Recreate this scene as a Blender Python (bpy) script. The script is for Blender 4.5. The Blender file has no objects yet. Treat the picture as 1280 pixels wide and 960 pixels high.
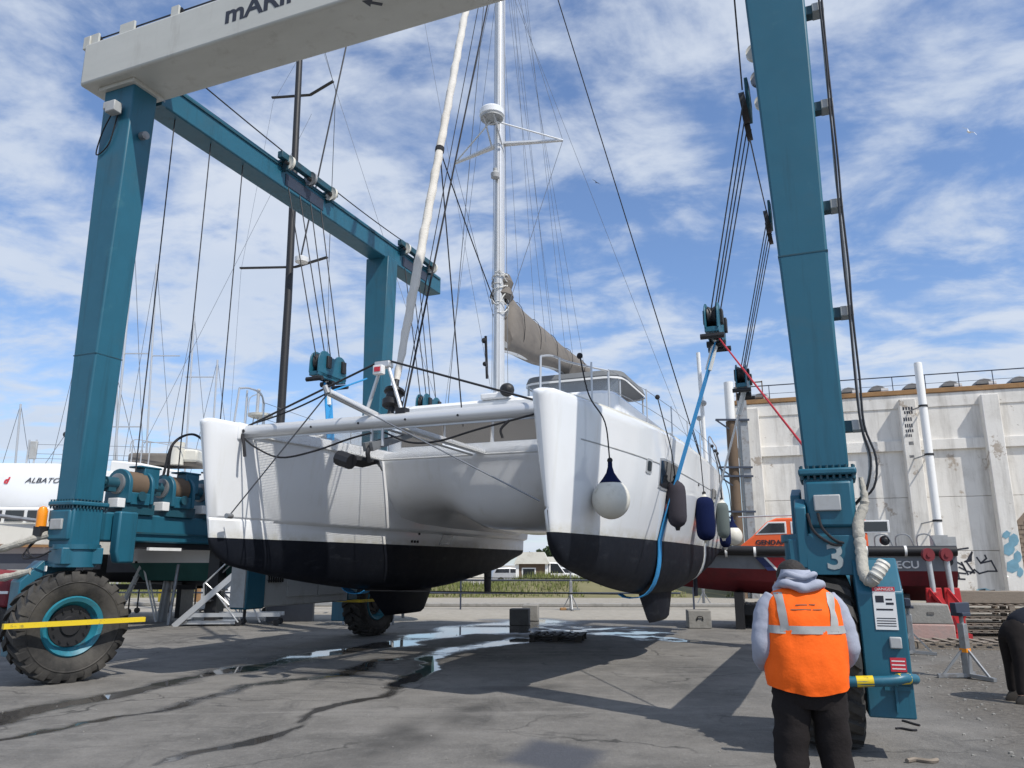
import bpy, bmesh, math, random
import numpy as np
from mathutils import Vector, Matrix
random.seed(7); np.random.seed(7)
R = math.radians
scn = bpy.context.scene
col = scn.collection
# ---------------------------------------------------------------- camera, sky, sun, exposure
PITCH = R(13.2); FPX = 962.0; CAMZ = 1.7
cam = bpy.data.cameras.new('camera'); camo = bpy.data.objects.new('camera', cam); col.objects.link(camo)
camo.location = (0, 0, CAMZ); camo.rotation_euler = (math.pi/2 + PITCH, 0, 0)
cam.sensor_width = 36; cam.lens = FPX/1280*36; cam.clip_start = .05; cam.clip_end = 3000
scn.camera = camo
SUN_EL = R(52); SUN_H = Vector((.685, -.728, 0)).normalized()
SUN_DIR = (SUN_H*math.cos(SUN_EL) + Vector((0, 0, math.sin(SUN_EL)))).normalized()
world = bpy.data.worlds.new('World'); scn.world = world; world.use_nodes = True
def build_world():
    nt = world.node_tree; N = nt.nodes; L = nt.links
    for n in list(N): N.remove(n)
    out = N.new('ShaderNodeOutputWorld'); bg = N.new('ShaderNodeBackground'); bg.inputs['Strength'].default_value = .108
    sky = N.new('ShaderNodeTexSky'); sky.sky_type = 'NISHITA'; sky.sun_disc = False
    sky.sun_elevation = SUN_EL; sky.sun_rotation = math.atan2(SUN_H.x, SUN_H.y)
    sky.air_density = 1.0; sky.dust_density = .6; sky.ozone_density = 2.2
    tc = N.new('ShaderNodeTexCoord'); sep = N.new('ShaderNodeSeparateXYZ'); L.new(tc.outputs['Generated'], sep.inputs[0])
    def m(op, a, b=None, clamp=False):
        n = N.new('ShaderNodeMath'); n.operation = op; n.use_clamp = clamp
        for i, q in enumerate((a, b)):
            if q is None: continue
            if isinstance(q, (int, float)): n.inputs[i].default_value = q
            else: L.new(q, n.inputs[i])
        return n.outputs[0]
    zz = m('ADD', m('MAXIMUM', sep.outputs['Z'], 0.0), .16)
    cx = m('DIVIDE', sep.outputs['X'], zz); cy = m('DIVIDE', sep.outputs['Y'], zz)
    cmb = N.new('ShaderNodeCombineXYZ'); L.new(cx, cmb.inputs[0]); L.new(cy, cmb.inputs[1])
    def noise(scale, detail, rough, off, dist=0.0):
        mp = N.new('ShaderNodeMapping'); mp.inputs['Location'].default_value = off
        mp.inputs['Rotation'].default_value = (0, 0, .5); mp.inputs['Scale'].default_value = (1, 1.25, 1)
        L.new(cmb.outputs[0], mp.inputs[0])
        n = N.new('ShaderNodeTexNoise'); n.inputs['Scale'].default_value = scale; n.inputs['Detail'].default_value = detail
        n.inputs['Roughness'].default_value = rough; n.inputs['Distortion'].default_value = dist
        L.new(mp.outputs[0], n.inputs['Vector']); return n.outputs['Fac']
    big = noise(.95, 3, .5, (3.1, 1.7, 0), .3)
    mid = noise(3.3, 10, .58, (7.3, 2.2, 4.0), .35)
    fin = noise(8.0, 6, .6, (1.3, 9.2, 2.0), .2)
    d = m('ADD', m('ADD', m('MULTIPLY', big, .5), m('MULTIPLY', mid, .75)), m('MULTIPLY', fin, .2))
    rmp = N.new('ShaderNodeMapRange'); rmp.interpolation_type = 'SMOOTHSTEP'
    rmp.inputs['From Min'].default_value = .60; rmp.inputs['From Max'].default_value = .83
    rmp.inputs['To Min'].default_value = .04; rmp.inputs['To Max'].default_value = .86; L.new(d, rmp.inputs['Value'])
    # clouds close up towards the horizon, as any layer seen edge-on does
    hz = N.new('ShaderNodeMapRange'); hz.inputs['From Min'].default_value = .0; hz.inputs['From Max'].default_value = .34
    hz.inputs['To Min'].default_value = .22; hz.inputs['To Max'].default_value = 0; L.new(sep.outputs['Z'], hz.inputs['Value'])
    fac = m('MINIMUM', m('ADD', rmp.outputs[0], hz.outputs[0]), .92)
    shade = N.new('ShaderNodeMix'); shade.data_type = 'RGBA'
    shade.inputs[6].default_value = (7.6, 8.0, 8.6, 1); shade.inputs[7].default_value = (4.9, 5.8, 7.3, 1)
    L.new(noise(1.7, 5, .55, (11, 5, 1)), shade.inputs[0])
    mix = N.new('ShaderNodeMix'); mix.data_type = 'RGBA'
    gn = N.new('ShaderNodeVectorMath'); gn.operation = 'MULTIPLY'; gn.inputs[1].default_value = (1.2, 1.38, 1.62); L.new(sky.outputs[0], gn.inputs[0])
    L.new(fac, mix.inputs[0]); L.new(gn.outputs[0], mix.inputs[6]); L.new(shade.outputs[2], mix.inputs[7])
    L.new(mix.outputs[2], bg.inputs['Color']); L.new(bg.outputs[0], out.inputs[0])
build_world()
sun = bpy.data.lights.new('sun', 'SUN'); sun.energy = 4.2; sun.angle = R(.53); sun.color = (1, .955, .88)
suno = bpy.data.objects.new('sun', sun); col.objects.link(suno); suno.location = (20, -20, 40)
suno.rotation_euler = SUN_DIR.to_track_quat('Z', 'Y').to_euler()
scn.view_settings.view_transform = 'Standard'; scn.view_settings.look = 'None'
scn.view_settings.exposure = 0.0; scn.view_settings.gamma = 1; scn.view_settings.use_curve_mapping = False
# ---------------------------------------------------------------- helpers
SP, CP = math.sin(PITCH), math.cos(PITCH)
def ray(u, v):
    a = (u-640)/FPX; b = (480-v)/FPX
    return Vector((a, CP - b*SP, SP + b*CP))
def at(u, v, Y): d = ray(u, v); return Vector((0, 0, CAMZ)) + d*(Y/d.y)
def gnd(u, v, z=0.0): d = ray(u, v); return Vector((0, 0, CAMZ)) + d*((z-CAMZ)/d.z)
def proj(p):
    X, Y, Z = p[0], p[1], p[2]-CAMZ; dep = Y*CP + Z*SP; up = Z*CP - Y*SP
    return 640 + X/dep*FPX, 480 - up/dep*FPX
GO = Vector((-1.7, 10.1, 0)); GA = math.atan2(-.38, .925)
E1 = Vector((math.cos(GA), math.sin(GA), 0)); E2 = Vector((-math.sin(GA), math.cos(GA), 0))
def GW(a, b, z): return GO + E1*a + E2*b + Vector((0, 0, z))
def lerp(a, b, t): return a + (b-a)*t
def sst(a, b, x): t = min(max((x-a)/(b-a), 0), 1); return t*t*(3-2*t)
class MB:
    def __init__(s): s.v = []; s.f = []; s.mi = []; s.cm = 0
    def add(s, vs, fs):
        o = len(s.v); s.v += [tuple(q) for q in vs]
        for f in fs: s.f.append(tuple(i+o for i in f)); s.mi.append(s.cm)
        return s
    def box(s, c, d, rz=0, M=None):
        x, y, z = d[0]/2, d[1]/2, d[2]/2; c = Vector(c)
        m = M if M is not None else Matrix.Rotation(rz, 3, 'Z')
        vs = [c + m @ Vector(q) for q in ((-x,-y,-z),(x,-y,-z),(x,y,-z),(-x,y,-z),(-x,-y,z),(x,-y,z),(x,y,z),(-x,y,z))]
        return s.add(vs, [(3,2,1,0),(4,5,6,7),(0,1,5,4),(1,2,6,5),(2,3,7,6),(3,0,4,7)])
    def b2(s, x0, x1, y0, y1, z0, z1): return s.box(((x0+x1)/2,(y0+y1)/2,(z0+z1)/2), (x1-x0,y1-y0,z1-z0))
    def bar(s, p, q, w, h, up=(0,0,1)):
        p, q = Vector(p), Vector(q); d = (q-p); L = d.length; d.normalize(); u = Vector(up)
        if abs(d.dot(u)) > .98: u = Vector((0,1,0))
        x = d.cross(u).normalized(); z = x.cross(d)
        return s.box((p+q)/2, (w, L, h), M=Matrix((x, d, z)).transposed())
    def hexa(s, bot, top): # two quads
        return s.add(list(bot)+list(top), [(3,2,1,0),(4,5,6,7),(0,1,5,4),(1,2,6,5),(2,3,7,6),(3,0,4,7)])
    def tube(s, pts, r, n=6, cap=True):
        pts = [Vector(p) for p in pts]; m = len(pts); rs = r if isinstance(r, (list, tuple)) else [r]*m
        vs = []; u = None
        for i, p in enumerate(pts):
            d = (pts[min(i+1, m-1)] - pts[max(i-1, 0)])
            d = d.normalized() if d.length > 1e-9 else Vector((0,0,1))
            if u is None: u = d.orthogonal().normalized()
            else:
                u = u - d*u.dot(d); u = u.normalized() if u.length > 1e-6 else d.orthogonal().normalized()
            w = d.cross(u)
            for k in range(n):
                a = 2*math.pi*k/n; vs.append(p + (u*math.cos(a) + w*math.sin(a))*rs[i])
        fs = [(i*n+k, i*n+(k+1)%n, (i+1)*n+(k+1)%n, (i+1)*n+k) for i in range(m-1) for k in range(n)]
        if cap: fs += [tuple(reversed(range(n))), tuple(range((m-1)*n, m*n))]
        return s.add(vs, fs)
    def cyl(s, p, q, r, n=16, r2=None): return s.tube([p, q], [r, r if r2 is None else r2], n)
    def lathe(s, prof, o=(0,0,0), ax=(0,0,1), n=24, closed=False):
        o = Vector(o); a = Vector(ax).normalized(); u = a.orthogonal().normalized(); w = a.cross(u); m = len(prof)
        vs = [o + a*h + (u*math.cos(2*math.pi*k/n) + w*math.sin(2*math.pi*k/n))*r for (r, h) in prof for k in range(n)]
        fs = [(i*n+k, i*n+(k+1)%n, ((i+1)%m)*n+(k+1)%n, ((i+1)%m)*n+k) for i in range(m if closed else m-1) for k in range(n)]
        return s.add(vs, fs)
    def prism(s, poly, ax, h0, h1):  # poly in the two axes other than ax
        def P(a, b, h): return {'x': (h,a,b), 'y': (a,h,b), 'z': (a,b,h)}[ax]
        n = len(poly); vs = [P(a,b,h0) for a,b in poly] + [P(a,b,h1) for a,b in poly]
        return s.add(vs, [tuple(range(n)), tuple(reversed(range(n,2*n)))] + [(i,(i+1)%n,n+(i+1)%n,n+i) for i in range(n)])
    def loft(s, secs, closed=False, caps=False):
        n = len(secs[0]); vs = [p for q in secs for p in q]; fs = []
        for i in range(len(secs)-1):
            for k in range(n if closed else n-1):
                fs.append((i*n+k, i*n+(k+1)%n, (i+1)*n+(k+1)%n, (i+1)*n+k))
        if caps: fs += [tuple(reversed(range(n))), tuple(range((len(secs)-1)*n, len(secs)*n))]
        return s.add(vs, fs)
    def ball(s, c, r, n=16, m=10, sc=(1,1,1)):
        c = Vector(c); vs = []; fs = []
        for i in range(m+1):
            t = math.pi*i/m
            for k in range(n):
                a = 2*math.pi*k/n
                vs.append(c + Vector((math.sin(t)*math.cos(a)*sc[0], math.sin(t)*math.sin(a)*sc[1], math.cos(t)*sc[2]))*r)
        for i in range(m):
            for k in range(n): fs.append((i*n+k, (i+1)*n+k, (i+1)*n+(k+1)%n, i*n+(k+1)%n))
        return s.add(vs, fs)
    def build(s, name, mat, parent=None, bevel=0, loc=None, ang=32, fix=True, seg=2):
        me = bpy.data.meshes.new(name); bm = bmesh.new()
        vs = [bm.verts.new(v) for v in s.v]
        for f, mi in zip(s.f, s.mi):
            try: fc = bm.faces.new([vs[i] for i in f]); fc.material_index = mi; fc.smooth = True
            except ValueError: pass
        if fix:
            bmesh.ops.remove_doubles(bm, verts=bm.verts, dist=1e-5)
            bmesh.ops.recalc_face_normals(bm, faces=bm.faces)
        bm.to_mesh(me); bm.free(); me.set_sharp_from_angle(angle=R(ang))
        for m in (mat if isinstance(mat, (list, tuple)) else [mat]): me.materials.append(m)
        o = bpy.data.objects.new(name, me); col.objects.link(o)
        if parent: o.parent = parent
        if loc is not None: o.location = loc
        if bevel:
            b = o.modifiers.new('bevel', 'BEVEL'); b.width = bevel; b.segments = seg; b.limit_method = 'ANGLE'; b.angle_limit = R(40)
        return o
def tag(o, label=None, cat=None, group=None, kind=None):
    for k, q in (('label', label), ('category', cat), ('group', group), ('kind', kind)):
        if q: o[k] = q
    return o
def empty(name, loc, rz=0, label=None, cat=None, group=None):
    o = bpy.data.objects.new(name, None); col.objects.link(o); o.location = loc; o.rotation_euler = (0,0,rz); o.empty_display_size = .2
    return tag(o, label, cat, group)
def kids(o): return [c for c in bpy.data.objects if c.parent == o]
def copy_tree(o, parent=None):
    c = o.copy(); col.objects.link(c); c.parent = parent
    for ch in kids(o): copy_tree(ch, c)
    return c
def textmesh(name, txt, size, mat, parent, M, depth=.002, shear=0, bold=0, sx=1):
    cu = bpy.data.curves.new(name, 'FONT'); cu.body = txt; cu.size = size; cu.extrude = depth; cu.shear = shear; cu.offset = bold; cu.resolution_u = 3
    t = bpy.data.objects.new(name, cu); col.objects.link(t); dg = bpy.context.evaluated_depsgraph_get()
    me = bpy.data.meshes.new_from_object(t.evaluated_get(dg)); bpy.data.objects.remove(t); bpy.data.curves.remove(cu)
    me.materials.clear(); me.materials.append(mat); me.transform(Matrix.Diagonal((sx,1,1,1)))
    o = bpy.data.objects.new(name, me); col.objects.link(o); o.parent = parent; o.matrix_local = M
    return o
def frame(o, x, y):  # matrix: text runs along x, up along y
    x = Vector(x).normalized(); y = Vector(y).normalized(); z = x.cross(y); o = Vector(o)
    return Matrix(((x.x,y.x,z.x,o.x),(x.y,y.y,z.y,o.y),(x.z,y.z,z.z,o.z),(0,0,0,1)))
def sag(p, q, d, n=10):
    p, q = Vector(p), Vector(q)
    return [p.lerp(q, i/n) - Vector((0,0,d*4*(i/n)*(1-i/n))) for i in range(n+1)]
def spline(pts, n=6):
    P = [Vector(p) for p in pts]; P = [P[0]*2-P[1]] + P + [P[-1]*2-P[-2]]; o = []
    for i in range(1, len(P)-2):
        for k in range(n):
            t = k/n; a, b, c, d = P[i-1], P[i], P[i+1], P[i+2]
            o.append(.5*((2*b) + (c-a)*t + (2*a-5*b+4*c-d)*t*t + (3*b-a-3*c+d)*t**3))
    return o + [P[-2]]
# ---------------------------------------------------------------- materials
def mat(name, c, rough=.5, metal=0, var=.12, vs=3.0, bump=0, bs=40, dirt=None, ds=1.2, dlo=.5, dhi=.75, coat=0, stretch=None, spec=.5):
    m = bpy.data.materials.new(name); m.use_nodes = True; nt = m.node_tree; N = nt.nodes; L = nt.links
    b = N['Principled BSDF']; b.inputs['Roughness'].default_value = rough; b.inputs['Metallic'].default_value = metal
    b.inputs['Specular IOR Level'].default_value = spec; b.inputs['Coat Weight'].default_value = coat
    tc = N.new('ShaderNodeTexCoord'); vec = tc.outputs['Object']
    if stretch:
        mp = N.new('ShaderNodeMapping'); mp.inputs['Scale'].default_value = stretch; L.new(vec, mp.inputs[0]); vec = mp.outputs[0]
    def noise(s, d=6, r=.6):
        n = N.new('ShaderNodeTexNoise'); n.inputs['Scale'].default_value = s; n.inputs['Detail'].default_value = d; n.inputs['Roughness'].default_value = r
        L.new(vec, n.inputs['Vector']); return n.outputs['Fac']
    mx = N.new('ShaderNodeMix'); mx.data_type = 'RGBA'
    mx.inputs[6].default_value = tuple(q*(1-var) for q in c)+(1,); mx.inputs[7].default_value = tuple(min(1, q*(1+var)) for q in c)+(1,)
    L.new(noise(vs), mx.inputs[0]); res = mx.outputs[2]
    if dirt:
        mr = N.new('ShaderNodeMapRange'); mr.inputs['From Min'].default_value = dlo; mr.inputs['From Max'].default_value = dhi
        L.new(noise(ds, 9, .68), mr.inputs['Value'])
        m2 = N.new('ShaderNodeMix'); m2.data_type = 'RGBA'; m2.inputs[7].default_value = tuple(dirt)+(1,)
        L.new(mr.outputs[0], m2.inputs[0]); L.new(res, m2.inputs[6]); res = m2.outputs[2]
    L.new(res, b.inputs['Base Color'])
    rr = N.new('ShaderNodeMapRange'); rr.inputs['To Min'].default_value = max(.02, rough-.1); rr.inputs['To Max'].default_value = min(1, rough+.12)
    L.new(noise(vs*2.3), rr.inputs['Value']); L.new(rr.outputs[0], b.inputs['Roughness'])
    if bump:
        bp = N.new('ShaderNodeBump'); bp.inputs['Strength'].default_value = bump; bp.inputs['Distance'].default_value = .02
        L.new(noise(bs, 4), bp.inputs['Height']); L.new(bp.outputs[0], b.inputs['Normal'])
    return m
M = {}
M['teal'] = mat('teal_paint', (.015,.110,.168), .42, dirt=(.05,.10,.12), ds=.9, dlo=.56, dhi=.95, bump=.04, bs=5)
M['teal_dk'] = mat('teal_paint_dark', (.012,.07,.10), .5, dirt=(.03,.03,.03), ds=3)
M['beam_white'] = mat('beam_paint', (.50,.50,.46), .45, dirt=(.36,.35,.31), ds=.7, dlo=.5, dhi=.9, stretch=(.4,1,1.4))
M['gelcoat'] = mat('white_gelcoat', (.80,.81,.82), .18, var=.015, vs=.8, dirt=(.72,.72,.70), ds=.8, dlo=.55, dhi=1.0, coat=.3)
M['white'] = mat('white_paint', (.76,.76,.75), .4, var=.05, dirt=(.55,.53,.48), ds=2, dlo=.6, dhi=.95)
M['antifoul'] = mat('black_antifouling', (.006,.008,.014), .6, spec=.22, var=.25, vs=2.2, dirt=(.013,.015,.021), ds=1.4, dlo=.5, dhi=.85, bump=.08, bs=30)
M['rubber'] = mat('tyre_rubber', (.022,.021,.020), .8, var=.3, dirt=(.075,.068,.06), ds=2.5, dlo=.42, dhi=.8, bump=.25, bs=25)
M['rim'] = mat('rim_teal', (.02,.18,.25), .4, dirt=(.03,.05,.06), ds=5)
M['black'] = mat('black_parts', (.014,.014,.016), .5, var=.3)
M['rope'] = mat('black_rope', (.018,.018,.022), .85, bump=.5, bs=120)
M['cable'] = mat('steel_cable', (.035,.036,.04), .5, metal=.4)
M['wire'] = mat('rigging_wire', (.22,.23,.25), .4, metal=.6)
M['alu'] = mat('aluminium', (.55,.56,.57), .38, metal=.55, var=.08)
M['mast'] = mat('mast_aluminium', (.66,.67,.68), .33, metal=.35, var=.04)
M['steel'] = mat('galvanised_steel', (.30,.31,.32), .5, metal=.6, var=.2, dirt=(.16,.13,.11), ds=4)
M['yellow'] = mat('yellow_paint', (.72,.52,.02), .45, dirt=(.2,.15,.05), ds=6, dlo=.58, dhi=.85)
M['greybox'] = mat('grey_enclosure', (.40,.41,.41), .5, dirt=(.28,.27,.25), ds=3)
M['decal'] = mat('lettering_dark', (.022,.024,.035), .4)
M['decal_lt'] = mat('lettering_pale', (.36,.40,.40), .6, dirt=(.1,.15,.17), ds=14, dlo=.55, dhi=.75)
M['sailcloth'] = mat('furled_sailcloth', (.66,.63,.58), .85, var=.1, bump=.5, bs=14)
M['sailbag'] = mat('grey_canvas', (.165,.148,.132), .9, var=.15, bump=.6, bs=6, dirt=(.12,.108,.098), ds=2)
M['bluestrap'] = mat('blue_webbing', (.03,.27,.58), .8, bump=.4, bs=90)
M['whitestrap'] = mat('white_webbing', (.68,.68,.66), .8, bump=.4, bs=90)
M['glass'] = mat('tinted_glass', (.02,.023,.027), .07, spec=.8)
M['bluewin'] = mat('blue_hatch_glass', (.012,.035,.075), .08, spec=.8)
M['grey'] = mat('grey_fabric', (.17,.18,.19), .8, bump=.2)
M['concrete'] = mat('concrete', (.27,.26,.24), .9, var=.2, bump=.5, bs=18, dirt=(.15,.145,.13), ds=2.5)
M['concrete_dk'] = mat('concrete_dark', (.135,.13,.125), .9, var=.25, bump=.5, bs=18, dirt=(.07,.07,.065), ds=3)
M['pink'] = mat('pinkish_concrete', (.42,.28,.25), .9, var=.2, bump=.4, bs=18, dirt=(.3,.26,.24), ds=3)
M['wood'] = mat('weathered_wood', (.24,.20,.16), .9, var=.25, vs=5, bump=.5, bs=30, stretch=(1,1,6))
M['wood_dk'] = mat('wet_dark_wood', (.035,.03,.026), .8, var=.3, bump=.4)
M['red'] = mat('red_paint', (.50,.02,.025), .5, dirt=(.2,.03,.03), ds=4)
M['darkred'] = mat('red_antifouling', (.20,.022,.03), .7, var=.2, dirt=(.10,.02,.025), ds=1.5)
M['orange_boat'] = mat('orange_cabin_paint', (.82,.13,.035), .4, var=.06)
M['boatgrey'] = mat('boat_grey_paint', (.23,.25,.28), .45, dirt=(.17,.18,.2), ds=2)
M['navy'] = mat('navy_fabric', (.008,.014,.055), .95, bump=.5, bs=150, spec=.1)
M['fendergrey'] = mat('charcoal_fabric', (.055,.05,.06), .9, bump=.4, bs=150, spec=.1)
M['fendergreen'] = mat('grey_green_fabric', (.13,.155,.15), .95, bump=.5, bs=150, spec=.1)
M['fenderwhite'] = mat('white_vinyl', (.66,.64,.57), .5, var=.06, dirt=(.47,.44,.36), ds=4, dlo=.5, dhi=.85)
M['redrope'] = mat('red_rope', (.42,.02,.035), .8)
M['amber'] = mat('amber_lens', (.85,.28,.01), .25)
M['sleeve'] = mat('hose_sleeve_fabric', (.40,.38,.33), .9, var=.2, vs=8, bump=.7, bs=25, dirt=(.3,.27,.22), ds=6)
M['rust'] = mat('rusty_edge', (.30,.17,.075), .85, var=.35, vs=2, dirt=(.16,.10,.06), ds=1.5)
M['rustpost'] = mat('rusty_brown_post', (.13,.09,.06), .85, var=.3, vs=3)
M['bluesteel'] = mat('blue_black_steel', (.03,.04,.065), .5)
M['hull_green'] = mat('green_antifouling', (.03,.12,.11), .75, var=.2)
M['hull_dark'] = mat('charcoal_hull', (.10,.105,.12), .5, var=.2)
M['offwhite'] = mat('cream_gelcoat', (.66,.64,.57), .4, var=.05, dirt=(.5,.47,.4), ds=2)
M['redtext'] = mat('red_lettering', (.55,.03,.05), .5)
M['bluetext'] = mat('dark_blue_stripe', (.015,.025,.10), .5)
M['whitetext'] = mat('white_lettering', (.78,.78,.76), .5)

def add_layer(m, sc, scale, lo, hi, colr, k, zband=None, rough=None):
    nt = m.node_tree; N = nt.nodes; L = nt.links; b = N['Principled BSDF']; src = b.inputs['Base Color'].links[0].from_socket
    tc = N.new('ShaderNodeTexCoord'); mp = N.new('ShaderNodeMapping'); mp.inputs['Scale'].default_value = sc; L.new(tc.outputs['Object'], mp.inputs[0])
    n = N.new('ShaderNodeTexNoise'); n.inputs['Scale'].default_value = scale; n.inputs['Detail'].default_value = 9; n.inputs['Roughness'].default_value = .7; L.new(mp.outputs[0], n.inputs['Vector'])
    r = N.new('ShaderNodeMapRange'); r.inputs['From Min'].default_value = lo; r.inputs['From Max'].default_value = hi; r.inputs['To Max'].default_value = k; L.new(n.outputs['Fac'], r.inputs['Value']); f = r.outputs[0]
    if zband:
        sp = N.new('ShaderNodeSeparateXYZ'); L.new(tc.outputs['Object'], sp.inputs[0]); q = N.new('ShaderNodeMapRange'); L.new(sp.outputs['Z'], q.inputs['Value'])
        q.inputs['From Min'].default_value, q.inputs['From Max'].default_value = zband; q.inputs['To Min'].default_value = 1; q.inputs['To Max'].default_value = 0
        mm = N.new('ShaderNodeMath'); mm.operation = 'MULTIPLY'; L.new(f, mm.inputs[0]); L.new(q.outputs[0], mm.inputs[1]); f = mm.outputs[0]
    x = N.new('ShaderNodeMix'); x.data_type = 'RGBA'; x.inputs[7].default_value = tuple(colr)+(1,); L.new(f, x.inputs[0]); L.new(src, x.inputs[6]); L.new(x.outputs[2], b.inputs['Base Color'])
add_layer(M['teal'], (5,5,.35), 1.0, .54, .74, (.010,.062,.09), .8)          # run-off streaks
add_layer(M['teal'], (1,1,1), 1.3, .62, .72, (.045,.16,.20), .6)              # chalky fading
add_layer(M['teal'], (3,3,.8), 2.2, .71, .75, (.10,.05,.025), .8)             # rust specks and runs
add_layer(M['beam_white'], (3,3,.5), 1.0, .55, .75, (.33,.31,.27), .7)
add_layer(M['beam_white'], (2,2,.6), 2.5, .72, .76, (.22,.13,.07), .7)
add_layer(M['gelcoat'], (4,4,.4), 1.0, .55, .8, (.66,.65,.60), .6)
add_layer(M['gelcoat'], (1.5,1.5,3), 2.0, .35, .6, (.56,.53,.42), .75, (2.10, 2.26))
add_layer(M['antifoul'], (1,1,4), 1.6, .56, .72, (.030,.034,.042), .8)
add_layer(M['antifoul'], (1,1,1), 6.0, .68, .72, (.07,.075,.08), .6)
add_layer(M['rubber'], (1,1,1), 1.2, .45, .7, (.10,.092,.08), .55)
add_layer(M['rim'], (1,1,1), 6.0, .6, .68, (.06,.045,.03), .7)
add_layer(M['fenderwhite'], (1,1,1), 9, .58, .7, (.38,.35,.28), .6)
add_layer(M['yellow'], (1,1,1), 9, .6, .68, (.08,.07,.05), .8)
M['cover'] = mat('grey_beige_window_cover', (.21,.195,.18), .85, var=.12, bump=.2)
M['vent'] = mat('dull_roof_sheet', (.20,.20,.20), .7, var=.3)
# ---------------------------------------------------------------- ground
def vnoise(x, y, seed):
    rs = np.random.RandomState(seed); T = rs.rand(256, 256)
    xi = np.floor(x).astype(int); yi = np.floor(y).astype(int); fx = x-xi; fy = y-yi
    fx = fx*fx*(3-2*fx); fy = fy*fy*(3-2*fy)
    g = lambda a, b: T[a % 256, b % 256]
    return (g(xi,yi)*(1-fx)+g(xi+1,yi)*fx)*(1-fy) + (g(xi,yi+1)*(1-fx)+g(xi+1,yi+1)*fx)*fy
def fbm(x, y, seed, o=5):
    s = 0; a = .5
    for i in range(o): s = s + a*vnoise(x*2**i, y*2**i, seed+i); a *= .5
    return s
def ground_material():
    m = bpy.data.materials.new('yard_concrete'); m.use_nodes = True; nt = m.node_tree; N = nt.nodes; L = nt.links
    b = N['Principled BSDF']; geo = N.new('ShaderNodeNewGeometry'); pos = geo.outputs['Position']
    def noise(s, d=6, r=.6, sc=None, dist=0):
        v = pos
        if sc:
            mp = N.new('ShaderNodeMapping'); mp.inputs['Scale'].default_value = sc; mp.inputs['Rotation'].default_value = (0,0,-GA); L.new(pos, mp.inputs[0]); v = mp.outputs[0]
        n = N.new('ShaderNodeTexNoise'); n.inputs['Scale'].default_value = s; n.inputs['Detail'].default_value = d
        n.inputs['Roughness'].default_value = r; n.inputs['Distortion'].default_value = dist; L.new(v, n.inputs['Vector']); return n.outputs['Fac']
    def mr(x, a, b_, c=0, d=1):
        n = N.new('ShaderNodeMapRange'); L.new(x, n.inputs['Value'])
        for k, q in zip(('From Min','From Max','To Min','To Max'), (a,b_,c,d)): n.inputs[k].default_value = q
        return n.outputs[0]
    def mix(f, a, c):
        n = N.new('ShaderNodeMix'); n.data_type = 'RGBA'
        for i, q in ((0,f),(6,a),(7,c)):
            if isinstance(q, tuple): n.inputs[i].default_value = q+(1,)
            elif isinstance(q, float): n.inputs[i].default_value = q
            else: L.new(q, n.inputs[i])
        return n.outputs[2]
    def attr(nm):
        a = N.new('ShaderNodeAttribute'); a.attribute_name = nm; return a.outputs['Fac']
    c = mix(mr(noise(.55, 8, .62), .32, .68), (.098,.093,.086), (.222,.209,.190))
    c = mix(mr(noise(2.6, 8, .7), .46, .74, 0, .6), c, (.25,.237,.217))
    c = mix(mr(noise(1.1, 9, .7, (1.0,.35,1), .6), .56, .7, 0, .75), c, (.062,.060,.058))
    c = mix(mr(noise(16, 6, .7), .53, .70, 0, .55), c, (.27,.257,.235))
    c = mix(mr(noise(.9, 9, .72, (.22,1.6,1), .4), .55, .68, 0, .55), c, (.27,.257,.238))
    c = mix(mr(noise(1.7, 9, .72, (.3,1.3,1), .8), .60, .68, 0, .7), c, (.058,.056,.054))
    c = mix(mr(noise(38, 5, .75), .54, .68, 0, .65), c, (.06,.058,.055))
    # cracks and old joints
    vo = N.new('ShaderNodeTexVoronoi'); vo.feature = 'DISTANCE_TO_EDGE'; vo.inputs['Scale'].default_value = .33
    ad = N.new('ShaderNodeVectorMath'); ad.operation = 'ADD'; L.new(pos, ad.inputs[0])
    nn = N.new('ShaderNodeTexNoise'); nn.inputs['Scale'].default_value = 1.6; nn.inputs['Detail'].default_value = 6; L.new(pos, nn.inputs['Vector']); L.new(nn.outputs['Color'], ad.inputs[1])
    L.new(ad.outputs[0], vo.inputs['Vector'])
    crack = mr(vo.outputs['Distance'], .0, .012, 1, 0); ck = N.new('ShaderNodeMath'); ck.operation = 'MULTIPLY'; L.new(crack, ck.inputs[0]); L.new(mr(noise(.35, 3), .45, .6), ck.inputs[1])
    c = mix(ck.outputs[0], c, (.045,.043,.04))
    gravel = attr('gravel')
    gc = mix(mr(noise(11, 8, .75), .35, .7), (.085,.075,.064), (.25,.225,.19))
    c = mix(gravel, c, gc)
    c = mix(attr('pale'), c, mix(mr(noise(3, 8, .7), .3, .7), (.30,.27,.22), (.44,.40,.33)))
    c = mix(attr('patch'), c, (.072,.076,.09))
    c = mix(attr('oil'), c, (.042,.04,.038))
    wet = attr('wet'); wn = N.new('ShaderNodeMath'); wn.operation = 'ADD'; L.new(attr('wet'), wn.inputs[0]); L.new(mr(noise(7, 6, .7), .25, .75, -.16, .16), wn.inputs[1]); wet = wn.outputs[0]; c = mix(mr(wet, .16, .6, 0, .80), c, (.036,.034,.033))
    L.new(c, b.inputs['Base Color'])
    dry = mr(noise(8, 4), .3, .7, .78, .95)
    rg = N.new('ShaderNodeMix'); rg.data_type = 'FLOAT'; L.new(mr(wet, .26, .74), rg.inputs[0]); L.new(dry, rg.inputs[2]); rg.inputs[3].default_value = .03
    L.new(rg.outputs[0], b.inputs['Roughness']); b.inputs['Specular IOR Level'].default_value = .5
    hb = N.new('ShaderNodeMath'); hb.operation = 'ADD'; L.new(noise(26, 6, .75), hb.inputs[0]); L.new(noise(3.5, 5), hb.inputs[1])
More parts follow.
